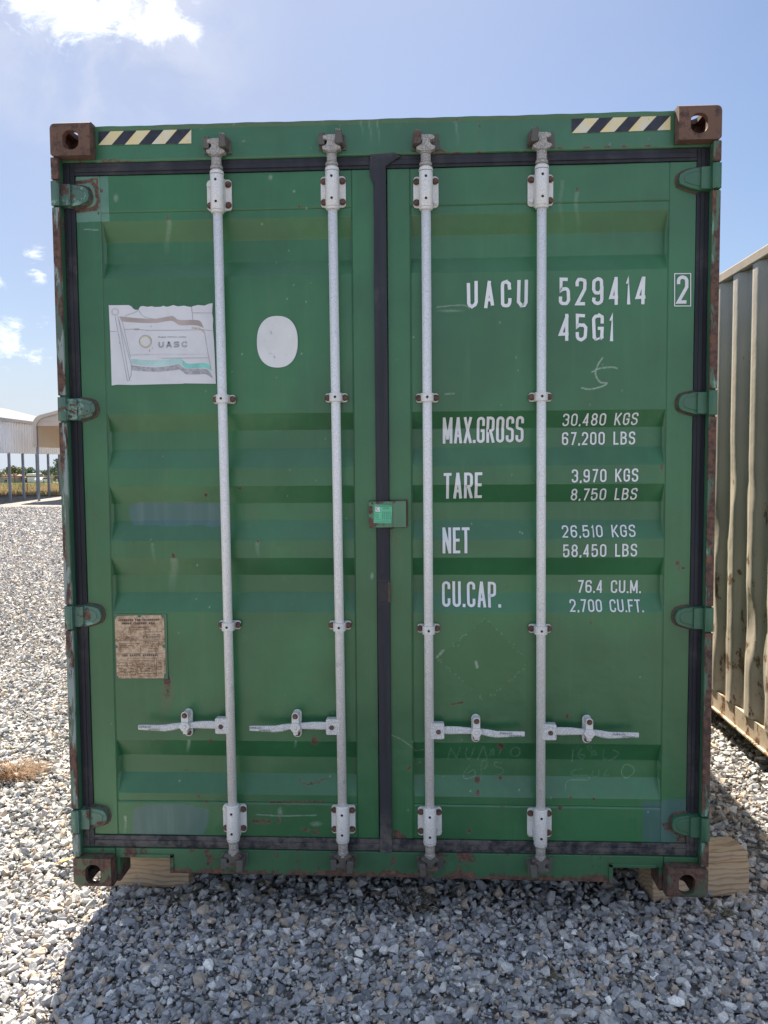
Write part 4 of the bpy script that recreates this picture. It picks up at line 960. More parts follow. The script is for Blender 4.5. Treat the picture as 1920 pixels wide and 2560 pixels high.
def rod(root, xt, xb, side, zt=2.735, idx=0):
    """locking rod: side = -1 handle to the left, +1 to the right"""
    fx = lambda z: xt+(xb-xt)*(2.49-z)/2.0
    y = 0.022
    mb = MB(); mb.cyl((fx(0.135), y, 0.135), (fx(2.75), y, 2.75), 0.0172, seg=24)
    r = mb.build('lock_rod', 'rod', root, fix=False)
    jz = [0.0, 0.0025, -0.006, -0.009][idx]; jb = [0.0, 0.003, -0.002, -0.001][idx]
    # cams and their keepers
    for top in (True, False):
        s = 1 if top else -1; z0 = (2.728+jz) if top else (0.183+jb); x = fx(z0); tw = side*(0.006)
        mb = MB()
        mb.cyl((x, y, z0-s*0.012), (x, y, z0), 0.0235, 0.0225, seg=20); mb.cyl((x, y, z0), (x, y, z0+s*0.030), 0.0185, 0.0180, seg=20)
        mb.cyl((x, y, z0+s*0.030), (x, y, z0+s*0.036), 0.0185, 0.0215, seg=20); mb.cyl((x, y, z0+s*0.036), (x, y, z0+s*0.044), 0.0215, 0.0195, seg=20)
        P = [(-0.017, 0.040), (-0.040, 0.047), (-0.044, 0.058), (-0.030, 0.062), (-0.021, 0.068), (-0.018, 0.082), (-0.036, 0.084), (-0.041, 0.092), (-0.036, 0.099), (-0.018, 0.103), (0.022, 0.103), (0.040, 0.101), (0.042, 0.092), (0.030, 0.085), (0.018, 0.080), (0.018, 0.068), (0.032, 0.062), (0.044, 0.055), (0.040, 0.046), (0.017, 0.040)]
        P = [(x+a*(-side)*0.80, z0+s*(b*0.93)) for a, b in P]
        mb.prism(P, y-0.016, y+0.018, mi=0 if top else 1)
        mb.build('cam', ('camdirty', 'keeper'), r, bevel=0.0045)
        mb = MB(); yb = 0.052 if top else 0.050; zc = z0+s*0.082
        mb.prism([(x-0.048, zc-s*0.020), (x-0.046, zc+s*0.020), (x-0.024, zc+s*0.022), (x-0.024, zc-s*0.022)], 0.008, yb)
        a = -side*0.030
        mb.prism([(x+a-0.013, zc-s*0.024), (x+a-0.011+side*0.003, zc+s*0.026), (x+a+0.012+side*0.003, zc+s*0.024), (x+a+0.013, zc-s*0.022)], -0.009, yb)
        mb.prism([(x-0.052, zc-s*0.030), (x+0.052, zc-s*0.030), (x+0.046, zc+s*0.028), (x-0.046, zc+s*0.028)], yb-0.006, yb)
        mb.build('keeper', 'keeper', r, bevel=0.003)
    # sleeves bolted to the door
    def plate_bolts(mb, x, z, dx, dz, n4=True, skip=()):
        for k, (a, b) in enumerate([(-1, 1), (1, 1), (-1, -1), (1, -1)] if n4 else [(-1, 0), (1, 0)]):
            mb.bolt(x+a*dx, 0.0528 if n4 else 0.0508, z+b*dz, 0.0098, mi=(1 if (k+idx) % 5 or not n4 else 0), ang=0.7*k+idx)
    for zc, up in ((2.6335+jz, True), (0.263+jb*0.6, False)):
        x = fx(zc); mb = MB()
        mb.prism(rrect(x, zc, 0.092, 0.112, 0.013), 0.0535, 0.0632)
        mb.box(x-0.0245, x+0.0245, y, 0.0530, zc-0.062, zc+0.052)
        mb.cyl((x, y, zc-0.064), (x, y, zc+0.062), 0.0248, seg=28)
        mb.cyl((x, y, zc+0.062), (x, y, zc+0.070), 0.0262, 0.0235, seg=28) if not up else mb.cyl((x, y, zc+0.064), (x, y, zc+0.076), 0.0262, 0.0240, seg=28)
        mb.cyl((x, y, zc-0.074), (x, y, zc-0.0655), 0.0225, 0.0262, seg=28)
        plate_bolts(mb, x, zc, 0.0345, 0.0375)
        for dz in (0.040, -0.038): mb.cyl((x, y-0.0245, zc+dz), (x, y-0.0256, zc+dz), 0.0050, seg=12, mi=2)
        mb.build('rod_bracket', ('bracket', 'bolt', 'dark'), r, bevel=0.0015)
    for zc in (1.8815+jz*0.5, 1.016-jz*0.1+(0.008 if idx in (0, 1) else -0.004)):
        x = fx(zc); mb = MB()
        mb.prism(rrect(x, zc, 0.083, 0.033, 0.009), 0.0515, 0.0605)
        mb.loft([[(x+0.0235*math.cos(t), y-0.0235*math.sin(t), zz) for t in np.linspace(0, PI, 13)]+[(x-0.0235, 0.053, zz), (x+0.0235, 0.053, zz)] for zz in (zc-0.0155, zc+0.0155)])
        plate_bolts(mb, x, zc, 0.0325, 0, False)
        mb.cyl((x+side*0.0, y-0.0230, zc), (x, y-0.0246, zc), 0.0048, seg=12, mi=2)
        mb.build('rod_clamp', ('bracket', 'bolt', 'dark'), r, bevel=0.0025)
    # handle: hub on the rod, flattened lever
    zh = 0.641 if side < 0 else 0.628
    x = fx(zh); mb = MB(); sg = side
    mb.prism(rrect(x+sg*0.030, zh+0.002, 0.052, 0.060, 0.006), y-0.016, y+0.016)
    mb.bolt(x+sg*0.034, y-0.0155, zh, 0.0075, mi=1)
    end = {0: 0.350, 1: 0.346, 2: 0.355, 3: 0.357}[idx]
    st = [(0.052, 0.002, 0.0145, 0.0070, 0.0), (0.075, 0.002, 0.0155, 0.0065, 0.0), (0.110, 0.003, 0.0145, 0.0065, -0.002), (0.150, 0.002, 0.0120, 0.0080, -0.004), (0.190, 0.001, 0.0105, 0.0085, -0.006),
          (0.222, -0.004, 0.0135, 0.0065, -0.010), (0.250, -0.0075, 0.0130, 0.0060, -0.013), (0.290, -0.006, 0.0115, 0.0060, -0.016), (0.325, -0.004, 0.0105, 0.0060, -0.019), (end, -0.003, 0.0095, 0.0050, -0.021)]
    secs = []
    for s_, dz, hz, hy, dy in st:
        X = x+sg*s_; Z = zh+dz; Yc = y+dy
        secs.append([(X, Yc-hy, Z-hz*0.7), (X, Yc-hy, Z+hz*0.7), (X, Yc-hy*0.3, Z+hz), (X, Yc+hy*0.3, Z+hz), (X, Yc+hy, Z+hz*0.7), (X, Yc+hy, Z-hz*0.7), (X, Yc+hy*0.3, Z-hz), (X, Yc-hy*0.3, Z-hz)])
    mb.loft(secs); h = mb.build('handle', ('lever', 'bolt'), r, bevel=0.0015)
    for row, flip in ((0, False), (1, True)):                   # maker's name cast twice in the grip
        rb = text_strokes('SURALOC', 0.0075, 0.046, 0.0013)
        x0 = x+sg*0.262 if sg > 0 else x-0.345; z0 = zh-0.003 if not flip else zh-0.0135
        if flip: f = lambda p: np.array([x0+0.034+0.046-p[0], z0+0.0075-p[1]])
        else: f = lambda p: np.array([x0+p[0], z0+p[1]])
        draped('raised_lettering', h, [([f(p) for p in L], [f(p) for p in R2], fc) for L, R2, fc in rb], 'engrave', yplane=y-0.0262, off=0.0008)
    # retainer on the door
    xr = x+sg*(0.177 if side > 0 else 0.172); mb = MB(); zr = zh+0.002
    mb.prism(rrect(xr, zr-0.002, 0.0335, 0.108, 0.0165), 0.0535, 0.0632)
    mb.prism(rrect(xr+sg*-0.0, zr+0.026, 0.027, 0.058, 0.0130), y-0.019, y-0.013)
    mb.prism([(xr-0.021, zr-0.002), (xr-0.013, zr+0.014), (xr+0.013, zr+0.014), (xr+0.021, zr-0.002), (xr+0.009, zr-0.019), (xr-0.009, zr-0.019)], y-0.026, y-0.0195)
    mb.box(xr-0.0085, xr+0.0085, y-0.016, 0.0530, zr-0.032, zr-0.020); mb.box(xr-0.011, xr+0.011, y-0.013, 0.0530, zr+0.026, zr+0.048)
    mb.bolt(xr, y-0.0192, zr+0.041, 0.0085, mi=1); mb.bolt(xr+0.001, 0.0532, zr-0.041, 0.0088, mi=1); mb.cyl((xr, y-0.026, zr), (xr, y-0.032, zr), 0.0085, 0.0065, seg=12, mi=0)
    mb.build('handle_retainer', ('bracket', 'bolt'), r, bevel=0.0018)
    return r

# ---- the green container
HZ = {-1: (2.640, 1.849, 1.059, 0.261), 1: (2.648, 1.848, 1.056, 0.264)}
green = empty('shipping_container'); tag(green, 'green shipping container seen from its double doors, white numbers on the right leaf', 'shipping container')
gm = dict(side='sidegreen', rail='green', header='header', sill='sill', post=lambda s: 'post_grey' if s < 0 else 'post', cast_top='casting', cast_low=lambda s: 'casting_low' if s < 0 else 'casting_right')
body_of(green, gm, 0.1); castings(green, gm); posts(green, gm, HZ); frame_ends(green, gm); gaskets(green)
hinges(green, HZ, lambda s, k: 'hinge' if s < 0 else 'hinge_dark')
dl = link_mesh('door', door_mesh(-1.1455, -0.0245, -1.0495, -0.1085, 0.0032, paint_left), green, ('door',)); dl['label'] = 'left door leaf with the torn flag sticker'
dr = link_mesh('door', door_mesh(0.0235, 1.1440, 0.1105, 1.0475, 0.0032, paint_right), green, ('door',)); dr['label'] = 'right door leaf with the white numbers'
for i, (xt, xb, sd) in enumerate([(-0.597, -0.586, -1), (-0.173, -0.162, -1), (0.1675, 0.172, 1), (0.584, 0.590, 1)]): rod(green, xt, xb, sd, idx=i)

# ---- lettering (pixel corners: bottom-left, bottom-right, top-left)
def T6(X, Y): return (1050+X*.4822, 640+Y*.4822)
def T7(X, Y): return (1050+X*.4822, 1160+Y*.4822)
for txt, q, t, jit, tf, gp in [
    ('UACU', ((243, 270), (560, 266), (243, 130)), .125, .02, T6, .55), ('529414', ((720, 257), (1174, 252), (720, 114)), .120, .012, T6, .52),
    ('2', ((1328, 249), (1388, 248), (1328, 103)), .120, .0, T6, .5), ('45G1', ((720, 443), (1003, 441), (720, 303)), .120, .02, T6, .45),
    ('MAX.GROSS', ((118, 973), (536, 965), (118, 838)), .105, 0, T6, .20), ('30,480 KGS', ((737, 882), (1124, 876), (741, 818)), .125, 0, T6, .32),
    ('67,200 LBS', ((735, 981), (1114, 977), (735, 914)), .125, 0, T6, .32), ('TARE', ((122, 180), (320, 176), (122, 47)), .110, 0, T7, .22),
    ('3,970 KGS', ((786, 96), (1130, 91), (786, 28)), .125, 0, T7, .32), ('8,750 LBS', ((779, 189), (1120, 185), (782, 128)), .125, 0, T7, .32),
    ('NET', ((117, 463), (258, 462), (117, 329)), .110, 0, T7, .20), ('26,510 KGS', ((738, 382), (1119, 378), (738, 318)), .125, 0, T7, .32),
    ('58,450 LBS', ((741, 483), (1124, 479), (741, 417)), .125, 0, T7, .32), ('CU.CAP.', ((115, 740), (418, 744), (115, 607)), .108, 0, T7, .26),
    ('76.4 CU.M.', ((815, 667), (1143, 669), (815, 601)), .125, 0, T7, .26), ('2,700 CU.FT.', ((778, 766), (1160, 768), (778, 700)), .125, 0, T7, .26)]:
    line_on_door(dr, txt, [tf(*p) for p in q], t, jit, gp)
fr = [ondoor(*T6(*p)) for p in ((1317, 261), (1400, 261), (1400, 93), (1317, 94))]
L, Rr, fc = ribbon([(p[0], p[2]) for p in fr], 0.0035, True)
draped('number_frame', dr, [(L, Rr, fc)], 'letter', yplane=YF, off=0.0040)

# ---- hazard stripes on the header
def hazard(P0, P1, y=0.0500):
    """P0, P1: lower-left / upper-right pixel; stripes slant up to the right"""
    (ax, ay), (bx, by), (cx, cy), (dx, dy) = P0   # bl, br, tr, tl pixels
    q = [at(*p, y) for p in P0]; bl, br, tr, tl = [np.array([p[0], p[2]]) for p in q]
    mb = MB(); mb.prism([tuple(p) for p in (bl, br, tr, tl)], y-0.0008, y, mi=0)
    bot = lambda t: bl+(br-bl)*t; tp = lambda t: tl+(tr-tl)*t
    for (a, b, c, d) in P1:                       # black bands: bottom from a to b, top from c to d (fractions)
        mb.prism([tuple(bot(a)), tuple(bot(b)), tuple(tp(d)), tuple(tp(c))] if b > a else [tuple(bot(a)), tuple(tp(d)), tuple(tp(c))], y-0.0014, y-0.0009, mi=1)
    return mb.build('hazard_stripe', ('yellow', 'black'), green)
def ZA(X, Y): return (100+X*.3617, 220+Y*.3617)
def ZB(X, Y): return (1260+X*.3617, 220+Y*.3617)
hazard([ZA(404, 395), ZA(1046, 383), ZA(1046, 286), ZA(404, 302)], [(0.0, 0.0, 0.0, 0.13), (0.145, 0.285, 0.275, 0.412), (0.435, 0.572, 0.565, 0.705), (0.72, 0.86, 0.85, 1.0)])
hazard([ZB(468, 313), ZB(1149, 290), ZB(1150, 192), ZB(468, 214)], [(0.0, 0.0, 0.0, 0.135), (0.15, 0.285, 0.28, 0.42), (0.435, 0.575, 0.57, 0.705), (0.725, 0.865, 0.86, 1.0)])

# ---- torn company flag sticker
def S8(X, Y): return (260+X*.18083, 740+Y*.18083)
YS = YP-0.0026
def pz(pts, f=S8, y=YS): return [(at(*f(*p), y)[0], at(*f(*p), y)[2]) for p in pts]
st = MB()
outline = [(108, 1238), (90, 640), (84, 490), (66, 128), (345, 126), (385, 148), (400, 170), (430, 190), (475, 192), (490, 165), (505, 145), (540, 138), (600, 150), (660, 142), (700, 152), (780, 150), (825, 134), (860, 150), (900, 145), (960, 126), (1020, 144), (1110, 134), (1160, 146), (1205, 152), (1214, 150), (1225, 143), (1300, 124), (1390, 134), (1450, 108), (1503, 100), (1496, 240), (1510, 310), (1506, 420), (1512, 520), (1520, 620), (1530, 800), (1547, 1214), (1110, 1208), (1085, 1214), (700, 1222), (400, 1230), (180, 1226)]
o_st = MB(); o_st.prism(pz(outline), YS-0.0008, YS); sticker = o_st.build('flag_sticker', 'sticker', dl)
sticker['label'] = 'torn white sticker with a faded flag'
def art(name, pts_list, mat, lift, par=None):
    mb = MB()
    for pts in pts_list: mb.prism(pz(pts), YS-0.0008-lift-0.0002, YS-0.0008-lift+0.0001)
    return mb.build(name, mat, par or sticker)
def stroke_list(paths, w):
    out = []
    for p in paths:
        L, Rr, fc = ribbon([np.array(q, float) for q in p], w, False)
        out += [[tuple(L[i]), tuple(Rr[i]), tuple(Rr[j]), tuple(L[j])] for i, j in fc]
    return out
def strokes(name, paths, w, mat, lift, par=None, f=S8):
    if name in ('sticker_crack', 'flag_stain') and len(paths) > 1:
        for p in paths: strokes(name, [p], w, mat, lift, par, f)
        return
    mb = MB()
    for q in stroke_list(paths, w): mb.prism(pz(q, f), YS-0.0010-lift, YS-0.0007-lift)
    return mb.build(name, mat, par or dl)
def band(top, bot): return [c for c in curve(top, 5)]+[c for c in reversed(curve(bot, 5))]
def quads(top, bot, n=5):
    a, b = curve(top, n), curve(bot, n); m = min(len(a), len(b))
    return [[a[i], a[i+1], b[i+1], b[i]] for i in range(m-1)]
art('flag_band', quads([(212, 282), (450, 306), (690, 316), (900, 282), (960, 282), (1040, 330), (1270, 332), (1340, 360), (1378, 440)], [(245, 350), (450, 368), (700, 374), (880, 346), (960, 350), (1050, 404), (1200, 402), (1300, 412), (1380, 442)]), 'printbrown', 0.0004, dl)
art('flag_band', quads([(370, 870), (560, 884), (760, 892), (950, 870), (1050, 862), (1090, 885)], [(378, 940), (560, 962), (760, 972), (950, 950), (1050, 940), (1080, 950)]), 'printteal', 0.0004, dl)
art('flag_band', quads([(1090, 885), (1140, 930), (1230, 935), (1380, 924), (1440, 945), (1480, 980)], [(1080, 950), (1130, 995), (1250, 1000), (1380, 992), (1440, 1010), (1486, 1036)]), 'printteal2', 0.0004, dl)
art('flag_band', quads([(372, 955), (560, 978), (760, 986), (950, 960), (1050, 948), (1130, 1002), (1380, 1006), (1460, 1040), (1506, 1136)], [(378, 1025), (560, 1042), (760, 1046), (950, 1030), (1050, 1020), (1140, 1082), (1300, 1084), (1400, 1080), (1504, 1138)]), 'printgrey', 0.0004, dl)
ringpts = lambda cx, cy, r: [(cx+r*math.cos(t), cy+r*math.sin(t)) for t in np.linspace(0, 2*PI, 29)]
strokes('flag_ring', [ringpts(574, 629, 86)], 9, 'printgrey', 0.0006); strokes('flag_ring', [ringpts(574, 629, 73)], 18, 'printgold', 0.0004); strokes('flag_ring', [ringpts(574, 629, 60)], 10, 'cream', 0.0006)
strokes('flag_pole', [[(155, 285), (325, 1172), (355, 1166), (205, 330)], [(190, 275), (380, 960), (376, 1100), (352, 1150)], [(222, 300), (262, 380), (368, 850)]], 8, 'ghost2', 0.0005)
strokes('flag_pole', [ringpts(155, 220, 44)], 22, 'ghost', 0.0003)
strokes('sticker_crack', [[(480, 195), (520, 260), (580, 300), (690, 318)], [(475, 200), (400, 240), (320, 265), (290, 285)], [(1212, 150), (1220, 230), (1230, 330)], [(1225, 234), (1496, 236)], [(90, 490), (180, 492)], [(285, 462), (420, 458), (600, 474), (1000, 474), (1390, 468), (1506, 486)], [(1390, 500), (1450, 860), (1484, 1030)], [(800, 860), (1445, 856)]], 5, 'crack', 0.0007)
strokes('sticker_crack', [[(1213, 160), (1220, 235)], [(650, 412), (655, 428)], [(212, 640), (222, 660)], [(670, 715), (675, 730)], [(632, 740), (628, 770)], [(600, 475), (610, 480)]], 11, 'printgrey', 0.0008)
strokes('flag_stain', [[(1215, 440), (1290, 448)], [(1300, 440), (1350, 470), (1385, 500)], [(420, 462), (490, 462)]], 24, 'stain', 0.0003)
# UASC and the two small ghosted lines
def S8text(txt, x0, y0, x1, y1, t, mat, name='lettering'):
    H, W = y1-y0, x1-x0; rb = text_strokes(txt, H, W, t); mb = MB()
    for L, Rr, fc in rb:
        for i, j in fc: mb.prism(pz([(x0+p[0], y1-p[1]-0.028*p[0]+0.02*W) for p in (L[i], Rr[i], Rr[j], L[j])]), YS-0.0018, YS-0.0012)
    return mb.build(name, mat, dl)
S8text('UASC', 752, 628, 1150, 712, 23, 'printgrey')
sq = []
x = 745
while x < 1140:
    h = random.uniform(6, 16); sq.append([(x, 570), (x+8, 572-h*0.2), (x+random.uniform(8, 16), 570-h)]); x += random.uniform(14, 30)
strokes('script_line', sq+[[(760, 574), (860, 572)], [(900, 566), (1010, 570)], [(1040, 566), (1130, 568)]], 7, 'ghost2', 0.0005)
sq = []; x = 375
while x < 1380:
    sq.append([(x, 812+random.uniform(-4, 4)), (x+random.uniform(6, 12), 800+random.uniform(-4, 8))]); x += random.uniform(12, 26)
strokes('script_line', sq+[[(375, 822), (640, 812)]], 6, 'ghost', 0.0005)
# oval sticker
ov = []
def Z4(X, Y): return (120+X*.42194, 640+Y*.42194)
for t in np.linspace(0, 2*PI, 48, endpoint=False):
    c, s_ = math.cos(t), math.sin(t); k = 1/(abs(c)**2.35+abs(s_)**2.35)**(1/2.35)
    ov.append((1359+121*k*c, 508+153*k*s_))
mb = MB(); mb.prism(pz(ov, Z4), YS-0.0008, YS); oval = mb.build('oval_sticker', 'oval', dl); oval['label'] = 'blank white oval sticker'
gl = [[(1362+random.uniform(-60, 60), 500+random.uniform(-90, 90)) for _ in range(2)] for _ in range(9)]
gl = [[p[0], (p[0][0]+random.uniform(-14, 14), p[0][1]+random.uniform(8, 22))] for p in gl]+[[(1362+72*math.cos(a), 505+92*math.sin(a)), (1362+80*math.cos(a+.1), 505+102*math.sin(a+.1))] for a in np.linspace(0.4, 5.9, 13)]
strokes('faded_seal', gl, 6, 'ghost_oval', 0.0003, dl, Z4)

# ---- data plate
def ZP(X, Y): return (280+X*.090416, 1530+Y*.090416)
YPl = YP-0.0055
o1 = [(80, 205), (150, 115), (700, 92), (715, 140), (760, 158), (800, 140), (815, 92), (1350, 88), (1390, 150), (1440, 165), (1462, 890), (1410, 905), (1390, 945), (1415, 985), (1475, 1000), (1480, 1690), (1440, 1730), (1435, 1830), (190, 1835), (180, 1790), (135, 1755), (110, 1010), (160, 985), (165, 945), (120, 910), (100, 900)]
mb = MB(); mb.box(*sorted((at(*ZP(60, 0), YPl)[0], at(*ZP(1500, 0), YPl)[0])), YPl+0.0012, YP+0.0005, at(*ZP(700, 1850), YPl)[2], at(*ZP(700, 60), YPl)[2]); mb.build('plate_backing', 'green', dl)
mb = MB(); mb.prism(pz(o1, ZP, YPl), YPl-0.0008, YPl+0.0010); plate = mb.build('data_plate', 'plate', dl); plate['label'] = 'brown stained data plate with small print'
def pstroke(name, paths, w):
    mb = MB()
    for q in stroke_list(paths, w): mb.prism(pz(q, ZP, YPl), YPl-0.0016, YPl-0.0009)
    return mb.build(name, 'plateink', dl)
def ptext(txt, x0, y0, x1, y1, t=14):
    rb = text_strokes(txt, y1-y0, x1-x0, t); mb = MB()
    for L, Rr, fc in rb:
        for i, j in fc: mb.prism(pz([(x0+p[0], y1-p[1]-0.012*p[0]) for p in (L[i], Rr[i], Rr[j], L[j])], ZP, YPl), YPl-0.0016, YPl-0.0009)
    return mb.build('plate_lettering', 'plateink', dl)
ptext('APPROVED FOR TRANSPORT', 175, 200, 1310, 255); ptext('UNDER CUSTOMS SEAL', 280, 292, 1205, 345); ptext('CSC SAFETY APPROVAL', 285, 1175, 1270, 1230)
bx = lambda a, b, c, d: [(a, b), (c, b), (c, d), (a, d), (a, b)]
pstroke('plate_rules', [[(100, 792), (1470, 768)], [(110, 1160), (1475, 1132)], bx(490, 412, 1055, 484), bx(310, 680, 668, 748), bx(875, 668, 1320, 742), [(790, 930), (1380, 915)], [(795, 930), (800, 1150)], bx(440, 1275, 1180, 1345), bx(670, 1350, 1170, 1440), bx(690, 1440, 1180, 1510), bx(700, 1510, 1190, 1605), bx(720, 1605, 1200, 1700), bx(730, 1700, 1230, 1770), bx(1230, 1270, 1450, 1740)], 6)
tiny = []
for y, x0, x1 in [(438, 580, 1000), (548, 865, 1400), (620, 870, 1340), (628, 470, 540), (715, 380, 620), (705, 940, 1290), (825, 120, 250), (870, 200, 780), (925, 200, 600), (980, 200, 440), (1045, 200, 360), (1105, 200, 300), (825, 860, 1400), (880, 900, 1340), (960, 830, 1230), (1020, 1000, 1280), (1080, 1000, 1380), (1405, 165, 590), (1485, 175, 560), (1570, 180, 650), (1650, 185, 670), (1740, 180, 680), (1390, 820, 860), (1475, 890, 1110), (1325, 1280, 1400), (1415, 1300, 1380), (1505, 1290, 1390), (1590, 1290, 1380), (1690, 1270, 1410), (1640, 800, 1150), (1560, 800, 1100)]:
    x = x0
    while x < x1:
        l = random.uniform(10, 34); tiny.append([(x, y+random.uniform(-9, 9)), (min(x+l, x1), y+random.uniform(-9, 9))]); x += l+random.uniform(8, 24)
pstroke('plate_small_print', tiny, 13)['kind'] = 'stuff'

# ---- lock cover plate and the green record label on it
def ZL(X, Y): return (920+X*.066305, 1240+Y*.066305)
yl = 0.030
P = [(at(*ZL(*p), yl)[0], at(*ZL(*p), yl)[2]) for p in [(30, 260), (70, 215), (250, 215), (1430, 195), (1440, 1170), (400, 1190), (130, 1180), (40, 1090)]]
mb = MB(); mb.prism(P, yl, 0.0635); mb.prism([(at(*ZL(*p), yl)[0], at(*ZL(*p), yl)[2]) for p in [(20, 190), (1490, 150), (1500, 1215), (40, 1215)]], 0.0585, 0.0628, mi=1)
mb.prism([(at(*ZL(*p), yl)[0], at(*ZL(*p), yl)[2]) for p in [(930, 200), (945, 200), (950, 1180), (935, 1180)]], yl-0.0012, yl-0.0001, mi=1)
lockp = mb.build('lock_cover', ('lockplate', 'rustplate'), dr, bevel=0.003); 
mb = MB()
for P in ([(28, 390), (90, 375), (165, 400), (178, 470), (150, 520), (190, 590), (165, 640), (120, 690), (60, 680), (22, 620)], [(35, 810), (110, 800), (140, 860), (205, 830), (215, 1010), (330, 1060), (300, 1150), (140, 1178), (60, 1130), (30, 1000)], [(110, 240), (200, 235), (190, 300), (140, 320)], [(480, 222), (600, 215), (560, 280), (500, 290)], [(600, 1192), (980, 1180), (960, 1240), (860, 1300), (700, 1250)]):
    mb = MB(); mb.prism([(at(*ZL(*p), yl)[0], at(*ZL(*p), yl)[2]) for p in P], yl-0.0007 if P[0][1] < 1190 else 0.0585, yl+0.0004 if P[0][1] < 1190 else 0.0615); mb.build('rust_patch', 'rustplate', dr)
lockp['label'] = 'square lock cover with rusted left edge'
def lab(name, polys, mat, lift, par=dr):
    mb = MB()
    for p in polys: mb.prism([(at(*ZL(*q), yl)[0], at(*ZL(*q), yl)[2]) for q in p], yl-lift-0.0004, yl-lift)
    return mb.build(name, mat, par)
lab('record_label', [[(230, 345), (260, 315), (940, 345), (905, 390), (910, 600), (890, 800), (872, 1028), (210, 1015)]], 'label', 0.0008)['label'] = 'mint green record label'
lab('label_logo', [[(290, 415), (435, 415), (445, 590), (275, 575)]], 'letter', 0.0014)
rl = []
for y in (607, 670, 730, 792, 852): rl.append([(490, y), (885, y)])
for x in (560, 625, 700, 765, 840): rl.append([(x, 607), (x-5, 930)])
lab('label_rules', stroke_list(rl, 7), 'labelink', 0.0014)
rb = []
def lt(txt, x0, y0, x1, y1, t=8):
    for L, Rr, fc in text_strokes(txt, y1-y0, x1-x0, t):
        for i, j in fc: rb.append([(x0+p[0], y1-p[1]) for p in (L[i], Rr[i], Rr[j], L[j])])
for y, x0, x1, h in ((390, 312, 900, 24), (458, 562, 780, 28), (630, 285, 430, 20), (693, 285, 405, 20), (755, 285, 415, 20), (818, 285, 415, 20), (880, 285, 475, 16)):
    x = x0
    while x < x1:
        l = random.uniform(14, 34); rb.append([(x, y-h/2*random.uniform(.5, 1)), (x+l, y-h/2*random.uniform(.5, 1)), (x+l, y+h/2*random.uniform(.5, 1)), (x, y+h/2*random.uniform(.5, 1))]); x += l+random.uniform(3, 12)
x = 290
while x < 850: rb.append([(x, 940), (x+22, 938), (x+22, 950), (x, 952)]); x += 34
lab('label_print', rb, 'labelink', 0.0014)
lab('label_print', stroke_list([curve([(372, 436), (320, 465), (308, 500), (335, 530)], 4)], 16)+stroke_list([[(345, 545), (400, 520)]], 18), 'black', 0.0020)
lab('label_border', stroke_list([[(262, 335), (250, 985), (860, 985)], [(262, 345), (905, 350)]], 9), 'labelink', 0.0014)

# ---- the beige container next to it, long side towards the camera
tan = empty('shipping_container', (2.1+1.205, 0.0, -0.045)); tag(tan, 'faded beige shipping container with dented corrugated side and brown rust spots', 'shipping container')
tm = dict(side='tan', rail='tanrail', header='tan', sill='tanrail', post=lambda s: 'tanrail', cast_top='tanrail', cast_low=lambda s: 'tanrail')
CAST_KEEP = CAST
body_of(tan, tm, 0.055, dents=0.055, rows=60); castings(tan, tm); posts(tan, tm, HZ); frame_ends(tan, tm, False); gaskets(tan)
hinges(tan, HZ, lambda s, k: 'tanrail')
link_mesh('door', door_mesh(-1.1455, -0.0245, -1.0495, -0.1085, 0.12), tan, ('tan',)); link_mesh('door', door_mesh(0.0235, 1.1440, 0.1105, 1.0475, 0.12), tan, ('tan',))
for r in [o for o in green.children if o.name.startswith('lock_rod')]:
    c = r.copy(); COL.objects.link(c); c.parent = tan
    for ch in r.children:
        if 'lettering' in ch.name: continue
        d = ch.copy(); COL.objects.link(d); d.parent = c

# ------------------------------------------------------------------ timber blocks
def timber(x0, x1, y0, y1, z0, z1, rz, label, px=0.0):
    cx, cy = (x0+x1)/2, (y0+y1)/2; mb = MB(); mb.box(-(x1-x0)/2, (x1-x0)/2, -(y1-y0)/2, (y1-y0)/2, 0, z1-z0)
    o = mb.build('timber_block', 'wood', None, bevel=0.004); o.location = (cx, cy, z0); o.rotation_euler = (0, 0, rz)
    tag(o, label, 'timber block', 'timber blocks propping the containers'); return o
timber(1.080, 1.505, 0.352, 0.492, -0.185, -0.045, 0.17, 'thick pine block at the bottom, sticking out right of the green container')
timber(1.095, 1.500, 0.362, 0.505, -0.0445, -0.001, 0.15, 'thin pine board on top of the right hand block under the green container')
timber(-1.205, -0.865, 0.360, 0.500, -0.185, -0.001, 0.01, 'pine block under the left corner of the green container')
timber(2.15, 2.60, 0.30, 0.44, -0.185, -0.046, 0.0, 'pine block under the near end of the beige container')
timber(2.15, 2.60, 11.6, 11.74, -0.185, -0.046, 0.0, 'pine block under the far end of the beige container')
timber(-1.20, 1.20, 11.6, 11.74, -0.185, -0.001, 0.0, 'long pine sleeper under the far end of the green container')

